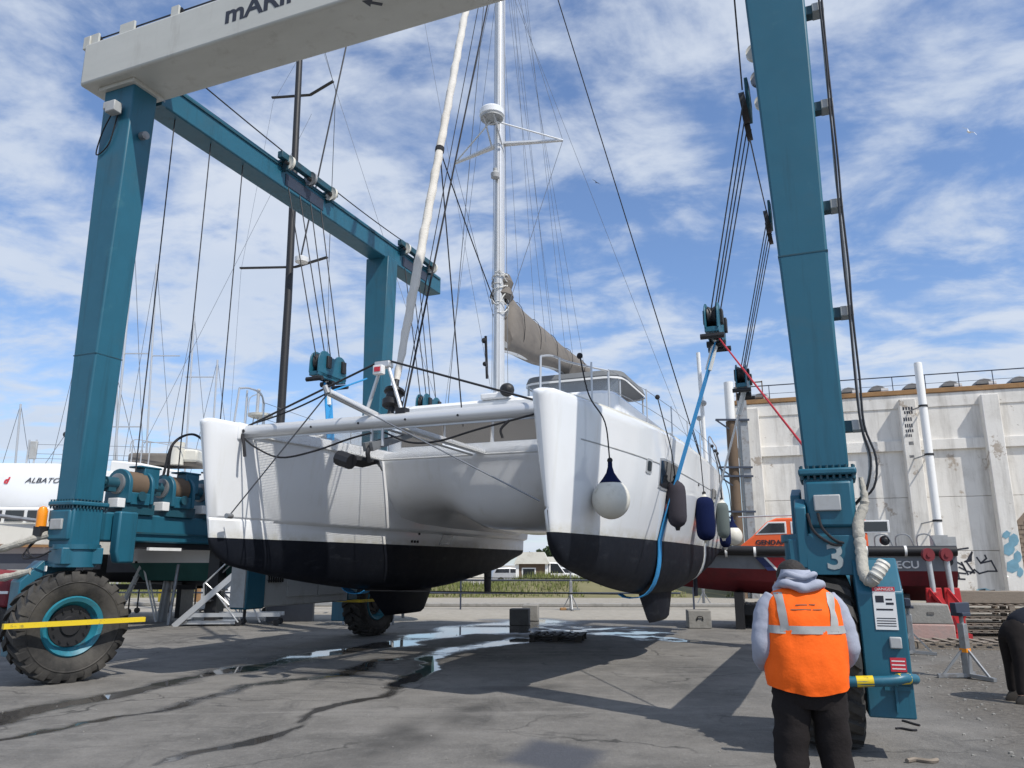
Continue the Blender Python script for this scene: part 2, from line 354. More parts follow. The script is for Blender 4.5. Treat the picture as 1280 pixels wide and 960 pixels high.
    bp = N.new('ShaderNodeBump'); bp.inputs['Distance'].default_value = .02
    st = N.new('ShaderNodeMath'); st.operation = 'MULTIPLY'; L.new(mr(wet, .2, .55, .95, 0), st.inputs[0]); L.new(mr(gravel, 0, 1, 1, 2), st.inputs[1]); L.new(st.outputs[0], bp.inputs['Strength'])
    L.new(hb.outputs[0], bp.inputs['Height']); L.new(bp.outputs[0], b.inputs['Normal'])
    return m
def make_ground():
    x0, x1, y0, y1 = -17., 15., 3., 31.; sx = .075; nx = int((x1-x0)/sx)+1; ny = int((y1-y0)/sx)+1
    xs = np.linspace(x0, x1, nx); ys = np.linspace(y0, y1, ny); X, Y = np.meshgrid(xs, ys); X = X.ravel(); Y = Y.ravel()
    def stream(px, w, jit=.16):
        P = np.array([gnd(u, v)[:2] for u, v in px]); best = np.full(X.shape, 1e9)
        Xj = X + (fbm(X*.9, Y*.9, 5)-.5)*jit*4 + (vnoise(X*5, Y*5, 61)-.5)*.10; Yj = Y + (fbm(X*.9+40, Y*.9, 9)-.5)*jit*4 + (vnoise(X*5+9, Y*5, 67)-.5)*.10; wmod = .45+1.25*vnoise(X*1.1+5, Y*1.1, 71)
        for i in range(len(P)-1):
            a, b = P[i], P[i+1]; d = b-a; t = np.clip(((Xj-a[0])*d[0]+(Yj-a[1])*d[1])/(d@d), 0, 1)
            ww = (w[i] + (w[i+1]-w[i])*t)*wmod
            best = np.minimum(best, np.hypot(Xj-a[0]-t*d[0], Yj-a[1]-t*d[1])/ww)
        return np.clip(1.25-best, 0, 1)
    n1 = fbm(X*.8, Y*.8, 21); n2 = fbm(X*2.4, Y*2.4, 33)
    wet = np.zeros_like(X)
    sA = stream([(-80,918),(0,900),(60,886),(130,872),(200,856),(290,838),(410,818),(500,802),(580,790),(660,778)], [.22,.25,.28,.25,.3,.36,.5,.8,1.2,1.5])
    sB = stream([(-60,937),(0,925),(90,905),(215,886),(260,872),(310,856),(420,843),(480,826)], [.09,.10,.11,.12,.14,.14,.3,.4])
    sC = stream([(195,955),(280,936),(350,918),(400,892),(480,868),(500,852),(535,838),(530,825),(570,812),(660,800)], [.07,.10,.10,.13,.18,.2,.28,.34,.5,.6])
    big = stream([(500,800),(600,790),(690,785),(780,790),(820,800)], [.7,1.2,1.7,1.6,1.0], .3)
    for s_, k in ((sA, 1), (sB, .92), (sC, .95)): wet = np.maximum(wet, s_*k*(.38+1.15*n1))
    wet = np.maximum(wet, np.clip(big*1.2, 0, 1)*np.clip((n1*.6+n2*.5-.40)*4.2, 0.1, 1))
    oil = np.maximum(stream([(395,965),(470,935),(545,903),(600,882)], [.25,.35,.4,.3])*.75*np.clip(n2*2.2-.35, 0, 1),
                     stream([(690,858),(600,862)], [.18,.2])*.5)
    q = [gnd(*p) for p in ((622,952),(665,922),(760,938),(735,975))]
    patch = np.ones_like(X)
    for i in range(4):
        a, b = q[i], q[(i+1) % 4]; d = (b.x-a.x)*(Y-a.y)-(b.y-a.y)*(X-a.x); patch = np.minimum(patch, np.clip(-d*6+.2+(n2-.5)*.6, 0, 1))
    e1 = (X-GO.x)*E1.x+(Y-GO.y)*E1.y
    gravel = np.clip((e1-6.3+(n1-.5)*2.2)*1.1, 0, 1)*.95
    pale = np.clip((Y-24.6+(n1-.5)*1.5)*1.0, 0, 1)*.75
    verts = np.stack([X, Y, np.zeros_like(X)], 1)
    idx = np.arange(nx*ny).reshape(ny, nx)
    F = np.stack([idx[:-1,:-1], idx[:-1,1:], idx[1:,1:], idx[1:,:-1]], -1).reshape(-1, 4)
    B = 1500; o = nx*ny
    ov = np.array([[-B,-B,0],[B,-B,0],[B,B,0],[-B,B,0]], float)
    c = [idx[0,0], idx[0,-1], idx[-1,-1], idx[-1,0]]
    OF = [[o,o+1,c[1],c[0]],[o+1,o+2,c[2],c[1]],[o+2,o+3,c[3],c[2]],[o+3,o,c[0],c[3]]]
    me = bpy.data.meshes.new('ground'); me.from_pydata(np.vstack([verts, ov]).tolist(), [], F.tolist()+[[int(k) for k in f] for f in OF])
    for nm, a, oo in (('wet',wet,0),('oil',oil,0),('patch',patch,0),('gravel',gravel,0),('pale',pale,.6)):
        at_ = me.attributes.new(nm, 'FLOAT', 'POINT'); at_.data.foreach_set('value', np.concatenate([a, np.full(4, oo)]).astype(np.float32))
    me.materials.append(ground_material()); ob = bpy.data.objects.new('ground', me); col.objects.link(ob); tag(ob, kind='structure')
make_ground()
# loose stones on the gravel side
def pebbles():
    mb = MB()
    for i in range(900):
        a = random.uniform(6.4, 12); b = random.uniform(-4, 11); p = GW(a, b, 0); r = random.uniform(.008, .028)
        mb.ball((p.x, p.y, r*.3), r, 5, 3, (1, random.uniform(.6,1), .6))
    o = mb.build('loose_stones', M['concrete'], fix=False); tag(o, 'scattered loose stones on the gravel beside the lift', 'gravel', kind='stuff')
pebbles()
# ---------------------------------------------------------------- warehouse wall on the right
WL = at(935, 745, 42); WR = at(1280, 745, 38); WD = (WR-WL); WD.z = 0; WD.normalize(); WN = Vector((WD.y, -WD.x, 0))
if WN.y > 0: WN = -WN
def wallpt(u, v, off=0.0):
    d = ray(u, v); o = Vector((0,0,CAMZ)); P0 = Vector((WL.x, WL.y, 0)) + WN*off
    t = (P0-o).dot(WN)/d.dot(WN); return o + d*t
def wl(p): q = Vector(p)-Vector((WL.x, WL.y, 0)); return q.dot(WD), q.dot(WN), q.z
def wall_material():
    m = mat('weathered_render', (.74,.715,.67), .9, var=.08, vs=.5, bump=.35, bs=9, dirt=(.52,.49,.44), ds=.55, dlo=.50, dhi=.85)
    nt = m.node_tree; N = nt.nodes; L = nt.links; b = N['Principled BSDF']; src = b.inputs['Base Color'].links[0].from_socket
    tc = N.new('ShaderNodeTexCoord')
    def layer(src, sc, scale, lo, hi, colr, k):
        mp = N.new('ShaderNodeMapping'); mp.inputs['Scale'].default_value = sc; L.new(tc.outputs['Object'], mp.inputs[0])
        n = N.new('ShaderNodeTexNoise'); n.inputs['Scale'].default_value = scale; n.inputs['Detail'].default_value = 9; n.inputs['Roughness'].default_value = .7; L.new(mp.outputs[0], n.inputs['Vector'])
        r = N.new('ShaderNodeMapRange'); r.inputs['From Min'].default_value = lo; r.inputs['From Max'].default_value = hi; r.inputs['To Max'].default_value = k; L.new(n.outputs['Fac'], r.inputs['Value'])
        x = N.new('ShaderNodeMix'); x.data_type = 'RGBA'; x.inputs[7].default_value = colr+(1,); L.new(r.outputs[0], x.inputs[0]); L.new(src, x.inputs[6]); return x.outputs[2]
    s = layer(src, (1.6,1.6,.16), 1.0, .48, .74, (.36,.335,.30), .85)      # run-off streaks
    s = layer(s, (1,1,1), .8, .60, .64, (.36,.30,.24), .85)               # flaked patches
    s = layer(s, (1,1,1), 3.0, .66, .70, (.20,.17,.14), .7)
    L.new(s, b.inputs['Base Color']); return m
M['render'] = wall_material()
M['brickold'] = mat('exposed_masonry', (.24,.19,.15), .95, var=.4, vs=5, bump=.8, bs=9)
def warehouse():
    rt = empty('warehouse', (WL.x, WL.y, 0), math.atan2(WD.y, WD.x), 'weathered white warehouse wall with pilasters, graffiti and a rusty roof edge', 'building')
    Lw = 30.0; H = wl(wallpt(1100, 495))[2]; zl0 = wl(wallpt(1180, 562))[2]; zl1 = wl(wallpt(1180, 549))[2]
    px = [wl(wallpt(u, 600))[0] for u in (945, 1033, 1143, 1248)]; step = px[3]-px[2]; px += [px[3]+step, px[3]+2*step, px[3]+3*step]
    # render panels between the pilasters, in tiers with open joints
    tiers = [(0, 2.35), (2.37, 5.0), (5.02, zl0), (zl1, H)]
    edges = [0.0] + px[1:] + [Lw]
    for i in range(len(edges)-1):
        for z0, z1 in tiers:
            MB().b2(edges[i]+.01, edges[i+1]-.01, 0, .3, z0, z1).build('wall_panel', M['render'], rt, bevel=.012)
    MB().b2(0.02, Lw, .1, 12, 0, H-.05).build('wall_core', M['concrete'], rt)
    for x in px: MB().b2(x-.38, x+.38, -.62, .02, 0, H-.35).build('pilaster', M['render'], rt, bevel=.03)
    MB().b2(-.02, Lw, -.16, .05, zl0, zl1).build('ledge', M['render'], rt, bevel=.02)
    MB().b2(-.1, Lw, -.12, .5, H-.02, H+.22).build('coping', M['rust'], rt, bevel=.02)
    MB().b2(-.1, Lw, -.05, .02, H-.75, H-.05).build('top_band', M['render'], rt, bevel=.02)
    # railing
    for k in range(19): MB().cyl((k*1.55+.3, .2, H+.2), (k*1.55+.3, .2, H+1.02), .022, 6).build('railing_post', M['bluesteel'], rt)
    MB().cyl((-.1, .2, H+1.02), (Lw, .2, H+1.02), .03, 6).build('railing', M['bluesteel'], rt)
    MB().cyl((-.1, .2, H+.55), (Lw, .2, H+.55), .012, 6).build('railing_wire', M['bluesteel'], rt)
    fr = MB()
    for z in (H+.35, H+1.25): fr.bar((.1,.15,z), (1.5,.15,z), .06, .06); 
    for x in (.1, 1.5): fr.bar((x,.15,H+.2), (x,.15,H+1.3), .06, .06)
    fr.build('hatch_frame', M['rustpost'], rt)
    for u in (925+16, 962, 1075, 1112, 1157, 1206, 1250, 1296, 1340):
        x = wl(wallpt(u, 485))[0]; mb = MB()
        secs = []
        for j, (yy, s_) in enumerate(((.5,.9),(.62,1.0),(1.2,1.05),(2.2,.95),(3.0,.6))):
            secs.append([(x-.5+ .55*math.cos(math.pi*k/8)*s_, yy, H+.1+.62*math.sin(math.pi*k/8)*s_) for k in range(9)])
        v = mb.loft(secs, caps=True).build('roof_vent', M['vent'], rt)
        MB().b2(x-.35, x-.0, .46, .52, H+.22, H+.5).build('vent_grille', M['white'], v)
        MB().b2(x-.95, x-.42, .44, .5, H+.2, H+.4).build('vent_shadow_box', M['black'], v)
    # damaged corner with masonry laid bare
    xd = wl(wallpt(1263, 690))[0]; brick = None
    pl = MB().prism([(xd-.1,.6),(xd+2.6,.6),(xd+2.6,4.3),(xd+1.3,4.7),(xd+.4,3.7),(xd+.12,3.9)], 'y', -.03, .02).build('bare_patch', M['brickold'], rt)
    for r_ in range(15):
        for c_ in range(9):
            x = xd+.05+c_*.27+(r_ % 2)*.12; z = .62+r_*.21
            if random.random() < .12: continue
            if brick is None:
                bm_ = MB().box((0,0,0), (.24,.05,.17)); brick = bm_.build('brick', M['brickold'], rt, loc=(x,-.05,z+.09)); o = brick
            else:
                o = brick.copy(); col.objects.link(o); o.location = (x, -.05+random.uniform(-.012,.012), z+.09)
    # cables and small marks on the second pilaster
    for (u, v, w, h) in ((1128,509,26,3),(1130,514,22,3),(1129,522,22,4),(1131,530,20,4),(1132,537,20,3),(1132,543,16,3),(1136,552,12,4),(1137,569,12,3)):
        p = wl(wallpt(u, v, .62)); q = wl(wallpt(u+w*.55, v+h, .62)); n_ = 4
        for k in range(n_):
            xa = lerp(p[0], q[0], k/n_); MB().b2(xa, xa+(q[0]-p[0])/n_*.6, -.626, -.618, q[2], p[2]).build('stencil_mark', M['decal'], rt)
    # graffiti strokes
    def stroke(name, pts, w, m_, off=.006):
        P = [wl(wallpt(u, v)) for u, v in pts]; mb = MB()
        for a, b in zip(P[:-1], P[1:]):
            d = Vector((b[0]-a[0], 0, b[2]-a[2]));
            if d.length < 1e-4: continue
            e = d.normalized()*w*.4; mb.bar(Vector((a[0], -off, a[2]))-e, Vector((b[0], -off, b[2]))+e, .006, w, up=Vector((0,1,0)).cross(d))
        mb.build(name, m_, rt)
    def fill(name, pts, m_, off=.004):
        P = [wl(wallpt(u, v)) for u, v in pts]; MB().prism([(p[0], p[2]) for p in P], 'y', -off, .001).build(name, m_, rt)
    K = M['decal']
    for pts in ([(1160,690),(1170,690),(1176,697),(1172,703),(1180,707)], [(1184,702),(1192,690),(1196,687),(1210,685)], [(1192,690),(1195,697),(1190,703)],
                [(1195,702),(1204,707),(1207,713),(1199,709)], [(1202,703),(1210,718)], [(1208,702),(1218,716),(1209,714)], [(1206,702),(1213,699),(1215,690),(1211,697)],
                [(1221,697),(1226,704),(1233,698),(1231,694)], [(1226,704),(1239,701),(1246,714),(1235,714),(1224,717),(1218,712),(1213,717)], [(1184,712),(1190,712),(1197,716),(1207,717)],
                [(1186,718),(1186,723),(1206,724)], [(1192,717),(1192,723)], [(1198,718),(1199,723)], [(1184,733),(1195,732),(1197,737),(1195,751)]):
        stroke('graffiti_stroke', pts, .075, K)
    fill('graffiti_fill', [(1206,703),(1215,690),(1215,702)], K)
    M['grafblue'] = mat('pale_blue_graffiti', (.30,.47,.52), .85, var=.3, vs=2); M['grafblue2'] = mat('blue_graffiti', (.17,.33,.42), .9, var=.5, vs=3)
    fill('graffiti_fill', [(1217,741),(1222,736),(1232,735),(1240,738),(1251,738),(1250,747),(1236,746),(1222,745)], M['grafblue'])
    for pts in ([(1221,744),(1225,738),(1231,737),(1229,743)], [(1234,745),(1236,739),(1243,738),(1241,743)], [(1247,745),(1250,739)]): stroke('graffiti_stroke', pts, .06, K, .008)
    x3 = px[3]
    for (za, zb, l, r) in ((3.3,2.9,-.34,.05),(3.15,2.5,-.1,.34),(2.75,2.1,-.36,.12),(2.35,1.75,.0,.36),(1.95,1.3,-.34,.2),(1.6,1.1,.05,.34)):
        MB().prism([(x3+l,zb+.1),(x3+lerp(l,r,.4),zb),(x3+lerp(l,r,.8),zb+.12),(x3+r,zb+.3),(x3+r-.04,za-.1),(x3+lerp(l,r,.6),za),(x3+l+.05,za-.15)], 'y', -.628-.002*za, -.615).build('graffiti_fill', M['grafblue2'], rt)
    return H
WH = warehouse()
# pipe fixed to the wall, and the brown post beside the wall's corner
def wall_pipe():
    top = wallpt(1147, 453, 1.5); a, n_, z = wl(top); rt = empty('vent_pipe', (top.x, top.y, 0), math.atan2(WD.y, WD.x), 'tall white pipe with black clamps standing in front of the warehouse', 'pipe')
    MB().lathe([(.19,0),(.19,z-.1),(.175,z-.02),(.12,z),(.0,z)], n=20).build('pipe', M['white'], rt)
    for v in (507, 568, 651, 702):
        zc = wl(wallpt(1165, v, 1.5))[2]
        c = MB().lathe([(.215,zc-.05),(.215,zc+.05)], n=20).build('clamp', M['black'], rt)
        MB().bar((-.1,.1,zc), (-.9,1.5,zc-.15), .05, .05).bar((.1,.1,zc), (.1,1.52,zc), .05, .05).build('strut', M['steel'], c)
wall_pipe()
def post():
    p = at(921, 640, 41); rt = empty('corner_post', (p.x, p.y, 0), 0, 'brown post with white top beside the warehouse corner', 'post')
    zt = at(916, 478, 41).z; zm = at(917, 527, 41).z
    MB().cyl((0,0,0), (0,0,zm), .27, 12).build('lower_post', M['rustpost'], rt); MB().cyl((0,0,zm), (0,0,zt), .25, 12).build('upper_post', M['white'], rt)
    for v in (526, 585, 596, 640):
        z = at(921, v, 41).z; MB().bar((-.9,-.3,z), (.9,-.3,z), .1, .1).bar((-.9,-.3,z), (-.2,-.3,z-.5), .07, .07).build('bracket', M['bluesteel'], rt)
    q = at(933, 640, 41.5); MB().b2(.45,.85,-.2,.2,0,at(931,500,41).z).build('steel_column', M['steel'], rt)
post()
# ---------------------------------------------------------------- travel lift
TL = empty('travel_lift', GO, GA, 'large teal four-legged boat hoist with white front beam straddling the catamaran', 'boat hoist')
def leg_a(z): return .42 + .29*sst(2.6, 9.9, z)*.5 + .29*.5*max(0,(z-2.6)/7.3)
LEGX = 5.5
LX = {-1: -5.5, 1: 5.28}; LEAN = .12
def make_leg(sx, y):
    LEGX = LX[sx]*sx; b = .5; secs = []
    for z in (2.66, 4.0, 5.0, 6.5, 8.2, 9.9):
        a = leg_a(z)/2; x = sx*LEGX + (0 if sx < 0 or y > 1 else LEAN*(9.9-z)/7.3); secs.append([(x-a,y-b/2,z),(x+a,y-b/2,z),(x+a,y+b/2,z),(x-a,y+b/2,z)])
    lg = MB().loft(secs, closed=True, caps=True).build('leg', M['teal'], TL, bevel=.025)
    if sx > 0 and y < 1: LEGX += LEAN
    MB().b2(sx*LEGX-.275, sx*LEGX+.275, y-.33, y+.33, 2.58, 2.65).build('flange', M['teal'], lg, bevel=.02)
    bm_ = MB()
    for k in range(9):
        for s in (-1, 1):
            bm_.cyl((sx*LEGX-.24+k*.06, y+s*.30, 2.54), (sx*LEGX-.24+k*.06, y+s*.30, 2.68), .014, 6)
            bm_.cyl((sx*LEGX+s*.252, y-.24+k*.06, 2.54), (sx*LEGX+s*.252, y-.24+k*.06, 2.68), .014, 6)
    bm_.build('bolt_row', M['teal_dk'], lg)
    xm = sx*LEGX-(LEAN*.33 if sx > 0 and y < 1 else 0); MB().b2(xm-leg_a(5)/2-.004, xm+leg_a(5)/2+.004, y-.254, y+.254, 4.99, 5.005).build('weld_seam', M['teal_dk'], lg)
    ll = MB().b2(sx*LEGX-.235, sx*LEGX+.235, y-.27, y+.27, 1.95, 2.57).build('lower_leg', M['teal'], TL, bevel=.03)
    MB().b2(sx*LEGX-.15, sx*LEGX+.1, y-.35, y-.27, 2.22, 2.38).build('junction_box', M['greybox'], ll, bevel=.012)
    return lg
for sx in (-1, 1):
    for y in (0, 8.4): make_leg(sx, y)
# sills, side beams
for sx in (-1, 1):
    x = LX[sx]+(.12 if sx > 0 else 0); LEGX = x*sx
    s = MB().b2(x-.22, x+.22, -.32, 8.95, 2.06, 2.52).build('sill_beam', M['teal'], TL, bevel=.03)
    MB().b2(x-sx*.25-.01, x-sx*.25+.01, .5, 8.0, 2.2, 2.225).build('weld_line', M['teal_dk'], s)
    if sx < 0: MB().prism([(.42,2.53),(.78,2.53),(.78,1.72),(.48,1.72),(.42,1.9)], 'x', x-sx*.25-sx*.17, x-sx*.25).build('gusset_box', M['teal'], s, bevel=.03)
    MB().b2(x-.15, x+.15, 1.0, 3.2, 1.96, 2.06).build('pipe_tray', M['black'], s)
    MB().b2(x-sx*.24-.03, x-sx*.24+.03, 1.2, 1.9, 1.93, 1.98).build('marker_strip', M['white'], s)
    x = LX[sx]
    sb = MB().b2(x-.26, x+.26, .46, 11.4, 9.86, 10.42).build('side_beam', M['teal'], TL, bevel=.03)
    MB().b2(x-.29, x+.29, .46, 11.3, 10.30, 10.335).build('beam_lip', M['teal_dk'], sb)
    bm_ = MB()
    for k in range(8): bm_.cyl((x-sx*.24,.44,9.92+k*.06), (x-sx*.31,.44,9.92+k*.06), .022, 6)
    bm_.build('bolt_row', M['steel'], sb)
    MB().b2(x-.30, x+.30, .40, .50, 9.83, 10.44).build('end_flange', M['teal'], sb)
    # sheave gear on the beam over each sling
    for yc in (4.6, 9.75):
        h = MB().b2(x-sx*.36-.07, x-sx*.36+.07, yc-1.05, yc+1.05, 10.42, 10.58).b2(x-.3, x+.3, yc-.9, yc-.75, 10.40, 10.47).b2(x-.3, x+.3, yc+.75, yc+.9, 10.40, 10.47)
        h.b2(min(x-sx*.44,x-sx*.26), max(x-sx*.44,x-sx*.26), yc-.85, yc-.78, 10.2, 10.44).b2(min(x-sx*.44,x-sx*.26), max(x-sx*.44,x-sx*.26), yc+.78, yc+.85, 10.2, 10.44)
        h = h.build('sheave_carrier', M['teal_dk'], TL, bevel=.015)
        for k in range(3):
            yy = yc-.8+k*.8; cx = x-sx*.80
            MB().lathe([(.05,-.03),(.15,-.03),(.17,-.04),(.17,-.03),(.14,-.01),(.14,.01),(.17,.03),(.17,.04),(.15,.03),(.05,.03)], (x-sx*.40, yy, 10.40), (0,1,0), 20, True).build('guide_disc', M['offwhite'] if k != 1 else M['steel'], h)
            MB().cyl((x-sx*.42, yy-.12, 10.36), (x-sx*.42, yy+.12, 10.36), .04, 8).build('sheave_axle', M['black'], h)
        if sx < 0:
            MB().b2(x+.262,x+.275,yc-.7,yc+.7,9.95,10.22).build('sheave_window', M['bluesteel'], h)
            continue
        MB().prism([(yc-.25,9.7),(yc+.3,9.7),(yc+.45,10.15),(yc+.1,10.35),(yc-.45,10.2)], 'x', x-sx*.66, x-sx*.60).build('sheave_plate', M['teal'], h, bevel=.01)
        for k in range(2): MB().lathe([(.05,-.03),(.26,-.03),(.28,-.05),(.28,.05),(.26,.03),(.05,.03)], (x-sx*.70, yc-.2+k*.42, 9.75-k*.12), (1,0,.12), 22, True).build('sheave', M['black'], h)
    # rope along the beam's top
    ca = [(x-sx*.45, -.1, 10.75), (x-sx*.40, 3.8, 10.57), (x-sx*.40, 5.4, 10.57), (x-sx*.40, 8.9, 10.57)] if sx < 0 else [(x-.45, -.1, 10.75), (x-.70, 4.2, 10.0), (x-.70, 4.9, 9.6), (x-.70, 9.4, 10.0)]
    MB().tube(sag(ca[0], ca[1], .02), .014).tube(sag(ca[2], ca[3], .03), .014).build('beam_cable', M['cable'], sb)
# front beam
fb = MB().b2(-6.2, 6.2, -.5, .43, 9.90, 10.74).build('front_beam', M['beam_white'], TL, bevel=.05, seg=3)
for sx in (-1, 1):
    x = LX[sx]
    MB().b2(x-.42, x+.42, -.33, .33, 9.83, 9.90).build('leg_cap_flange', M['beam_white'], fb, bevel=.01)
    for (a, w) in ((6.12, .26), (5.3, .34), (4.2, .16)):
        hh = MB().b2(sx*a-w/2, sx*a+w/2, -.42, -.38, 10.74, 10.98).b2(sx*a-w/2, sx*a+w/2, -.16, -.12, 10.74, 10.98).build('sheave_box', M['beam_white'], fb)
        MB().lathe([(.03,-.07),(.13,-.07),(.10,0),(.13,.07),(.03,.07)], (sx*a, -.27, 10.88), (0,1,0), 14, True).build('sheave', M['black'], hh)
MB().b2(-6.32,-6.16,-.45,.1,10.7,10.95).build('end_bracket', M['beam_white'], fb, bevel=.01)
MB().tube(sag((-6.1,-.30,10.97),(6.1,-.30,10.97),.03), .015).tube(sag((-5.3,-.2,10.95),(5.3,-.2,10.95),.03), .015).build('top_cable', M['cable'], fb)
textmesh('lettering', 'mARINE', .46, M['decal'], fb, frame((-2.98,-.503,10.20), (1,0,0), (0,0,1)), bold=.012, sx=1.15)
MB().prism([(-.42,-.40),(-.24,-.38),(-.29,-.34),(-.16,-.24),(-.20,-.20),(-.33,-.30),(-.37,-.25)], 'z', 9.894, 9.905).build('arrow_mark', M['decal'], fb)
# floodlight and camera on the left leg
fl = MB().box((-5.42,-.38,9.35), (.22,.16,.2)).box((-5.58,-.36,9.42), (.12,.12,.14)).build('floodlight', M['greybox'], TL, bevel=.015)
MB().tube(spline([(-5.5,-.33,9.3),(-5.7,-.32,8.95),(-5.82,-.28,8.6),(-5.55,-.28,8.75),(-5.4,-.3,9.25)]), .012).build('lamp_cable', M['rope'], fl)
MB().cyl((-5.12,.0,8.95), (-5.0,-.02,8.93), .07, 12).cyl((-5.25,0,8.97), (-5.1,0,8.95), .03).build('camera_pod', M['steel'], TL)
for z in (3.4, 5.0, 6.4, 7.8): MB().b2(-5.5-leg_a(z)/2-.09, -5.5-leg_a(z)/2+.01, -.12, .0, z, z+.07).build('cable_clip', M['steel'], TL)
# hoist falls, blocks, slings
SL = [(4.6, 4.75), (9.75, 9.3)]
def block(sx, xb, yb, zb):
    o = []
    for c in (-.27, .27): o += [(yb+c+.24*math.cos(t), zb+.06+.24*math.sin(t)) for t in np.linspace(math.pi*(1.0 if c < 0 else .8), math.pi*(.2 if c < 0 else 0), 8)]
    o += [(yb+.52, zb-.2), (yb+.3, zb-.3), (yb-.3, zb-.3), (yb-.52, zb-.2)]
    b = MB().prism(o, 'x', xb-.12, xb-.09).prism(o, 'x', xb+.09, xb+.12).b2(xb-.12, xb+.12, yb-.5, yb+.5, zb-.27, zb-.18).build('hoist_block', M['teal'], TL, bevel=.01)
    for c in (-.27, .27):
        MB().lathe([(.04,-.07),(.19,-.07),(.15,0),(.19,.07),(.04,.07)], (xb, yb+c, zb+.06), (1,0,0), 20, True).build('sheave', M['black'], b)
        MB().b2(xb-.17, xb+.17, yb+c+.02, yb+c+.16, zb-.06, zb+.2).build('bearing_plate', M['black'], b, bevel=.01)
    MB().cyl((xb-.2,yb-.46,zb-.34), (xb+.2,yb-.46,zb-.34), .05, 10).cyl((xb-.2,yb+.46,zb-.34), (xb+.2,yb+.46,zb-.34), .05, 10).cyl((xb-.16,yb,zb-.36), (xb+.16,yb,zb-.36), .06, 10).b2(xb-.03,xb+.03,yb-.05,yb+.05,zb-.4,zb-.2).build('shackle_pin', M['black'], b)
    return b
for sx in (-1, 1):
    for i, (yt, yb) in enumerate(SL):
        xb = 3.78 if sx > 0 else -4.42; zb = 5.85; block(sx, xb, yb, zb)
        for k in range(4):
            f = -.62+k*.4
            MB().tube([((4.62 if sx > 0 else -5.2), yt+f, 9.75 if sx > 0 else 9.9), (xb, yb+(-.44,-.1,.1,.44)[k], zb+.12)], .013, 5).build('hoist_cable', M['cable'], TL)
        if sx < 0: MB().tube([(LX[sx]-sx*.1, .9+i*.92, 9.9), (LX[sx]-sx*.1, .9+i*.92, 2.95)], .012, 5).build('winch_cable', M['cable'], TL)
    if sx < 0: MB().tube([(LX[sx]-sx*.1, 2.74, 9.9), (LX[sx]-sx*.1, 2.74, 2.95)], .012, 5).build('winch_cable', M['cable'], TL)
# winches on the sills
def winch(sx, y):
    x = LX[sx] + (.05 if sx < 0 else .26); z0 = 2.58
    D = [(x-.27,z0+.1)] + [(x+.27*math.cos(t), z0+.40+.27*math.sin(t)) for t in np.linspace(math.pi, 0, 13)] + [(x+.27,z0+.1)]
    w = MB().prism(D, 'y', y, y+.07).prism(D, 'y', y+.46, y+.52).b2(x-.25,x+.25,y+.07,y+.46,z0+.08,z0+.28).build('winch', M['teal'], TL, bevel=.012)
    MB().lathe([(.0,-.01),(.15,-.01),(.17,.0),(.17,.03),(.15,.05),(0,.05)], (x,y-.03,z0+.42), (0,1,0), 20).build('gear_cover', M['steel'], w)
    MB().cyl((x,y-.26,z0+.42),(x,y,z0+.42),.10,14).cyl((x,y-.33,z0+.42),(x,y-.26,z0+.42),.06,10).b2(x-.07,x+.07,y-.22,y-.08,z0+.28,z0+.42).build('motor', M['teal_dk'], w)
    pr = [(.21,.07)]
    for k in range(14): pr += [(.225,.07+k*.028+.007),(.212,.07+k*.028+.014)]
    MB().lathe(pr, (x,y,z0+.42), (0,1,0), 20).build('drum', M['rustpost'], w)
    MB().b2(x-sx*.02-.11,x-sx*.02+.11,y+.40,y+.72,z0+.38,z0+.72).b2(x-.14,x+.14,y+.3,y+.75,z0+.72,z0+.75).build('rope_guide', M['teal'], w, bevel=.01)
    MB().b2(x+.02 if sx<0 else x-.24, x+.24 if sx<0 else x-.02, y-.17, y-.02, z0+.02, z0+.17).build('terminal_box', M['white'], w, bevel=.008)
    MB().b2(x-.22,x+.22,y-.05,y+.6,z0-.07,z0+.1).build('winch_base', M['teal_dk'], w)
    MB().cyl((x-sx*.28,y+.25,z0+.22),(x-sx*.31,y+.25,z0+.22),.08,12).build('motor_cap', M['teal_dk'], w)
for sx in (-1,):
    for k in range(3): winch(sx, .62+k*.92)
hz = MB()
for k in range(2): hz.tube(spline([(-5.25,1.35+k*.1,3.2),(-5.15,1.4,3.75),(-5.1,1.8,3.98),(-5.15,2.25,3.75),(-5.25,2.35,3.2)], 8), .022)
hz.build('hydraulic_hose', M['rope'], TL)
# engine housing under the left sill
eb = MB().b2(-5.85,-5.1,4.0,6.9,.88,2.06).build('engine_housing', M['greybox'], TL, bevel=.03)
MB().b2(-5.45,-5.06,3.45,3.99,.86,2.06).build('battery_locker', M['teal'], eb, bevel=.03)
MB().b2(-5.43,-5.09,3.42,3.46,.9,2.0).build('locker_door', M['greybox'], eb)
for (y0,y1) in ((4.7,5.7),(5.75,6.75)): MB().b2(-5.1,-5.085,y0,y1,1.05,1.9).build('access_panel', M['greybox'], eb, bevel=.006)
gr = MB()
for k in range(7): gr.b2(-5.1,-5.08,4.1+k*.07,4.13+k*.07,1.35,1.85)
for k in range(5): gr.b2(-5.1,-5.075,4.08,4.55,1.38+k*.1,1.40+k*.1)
gr.build('grille', M['black'], eb)
MB().b2(-5.85,-5.1,6.92,7.3,.9,2.06).build('end_cover', M['teal'], eb, bevel=.02)
MB().cyl((-5.2,3.6,.6),(-5.2,3.6,.88),.03,8).build('drain_pipe', M['black'], eb)
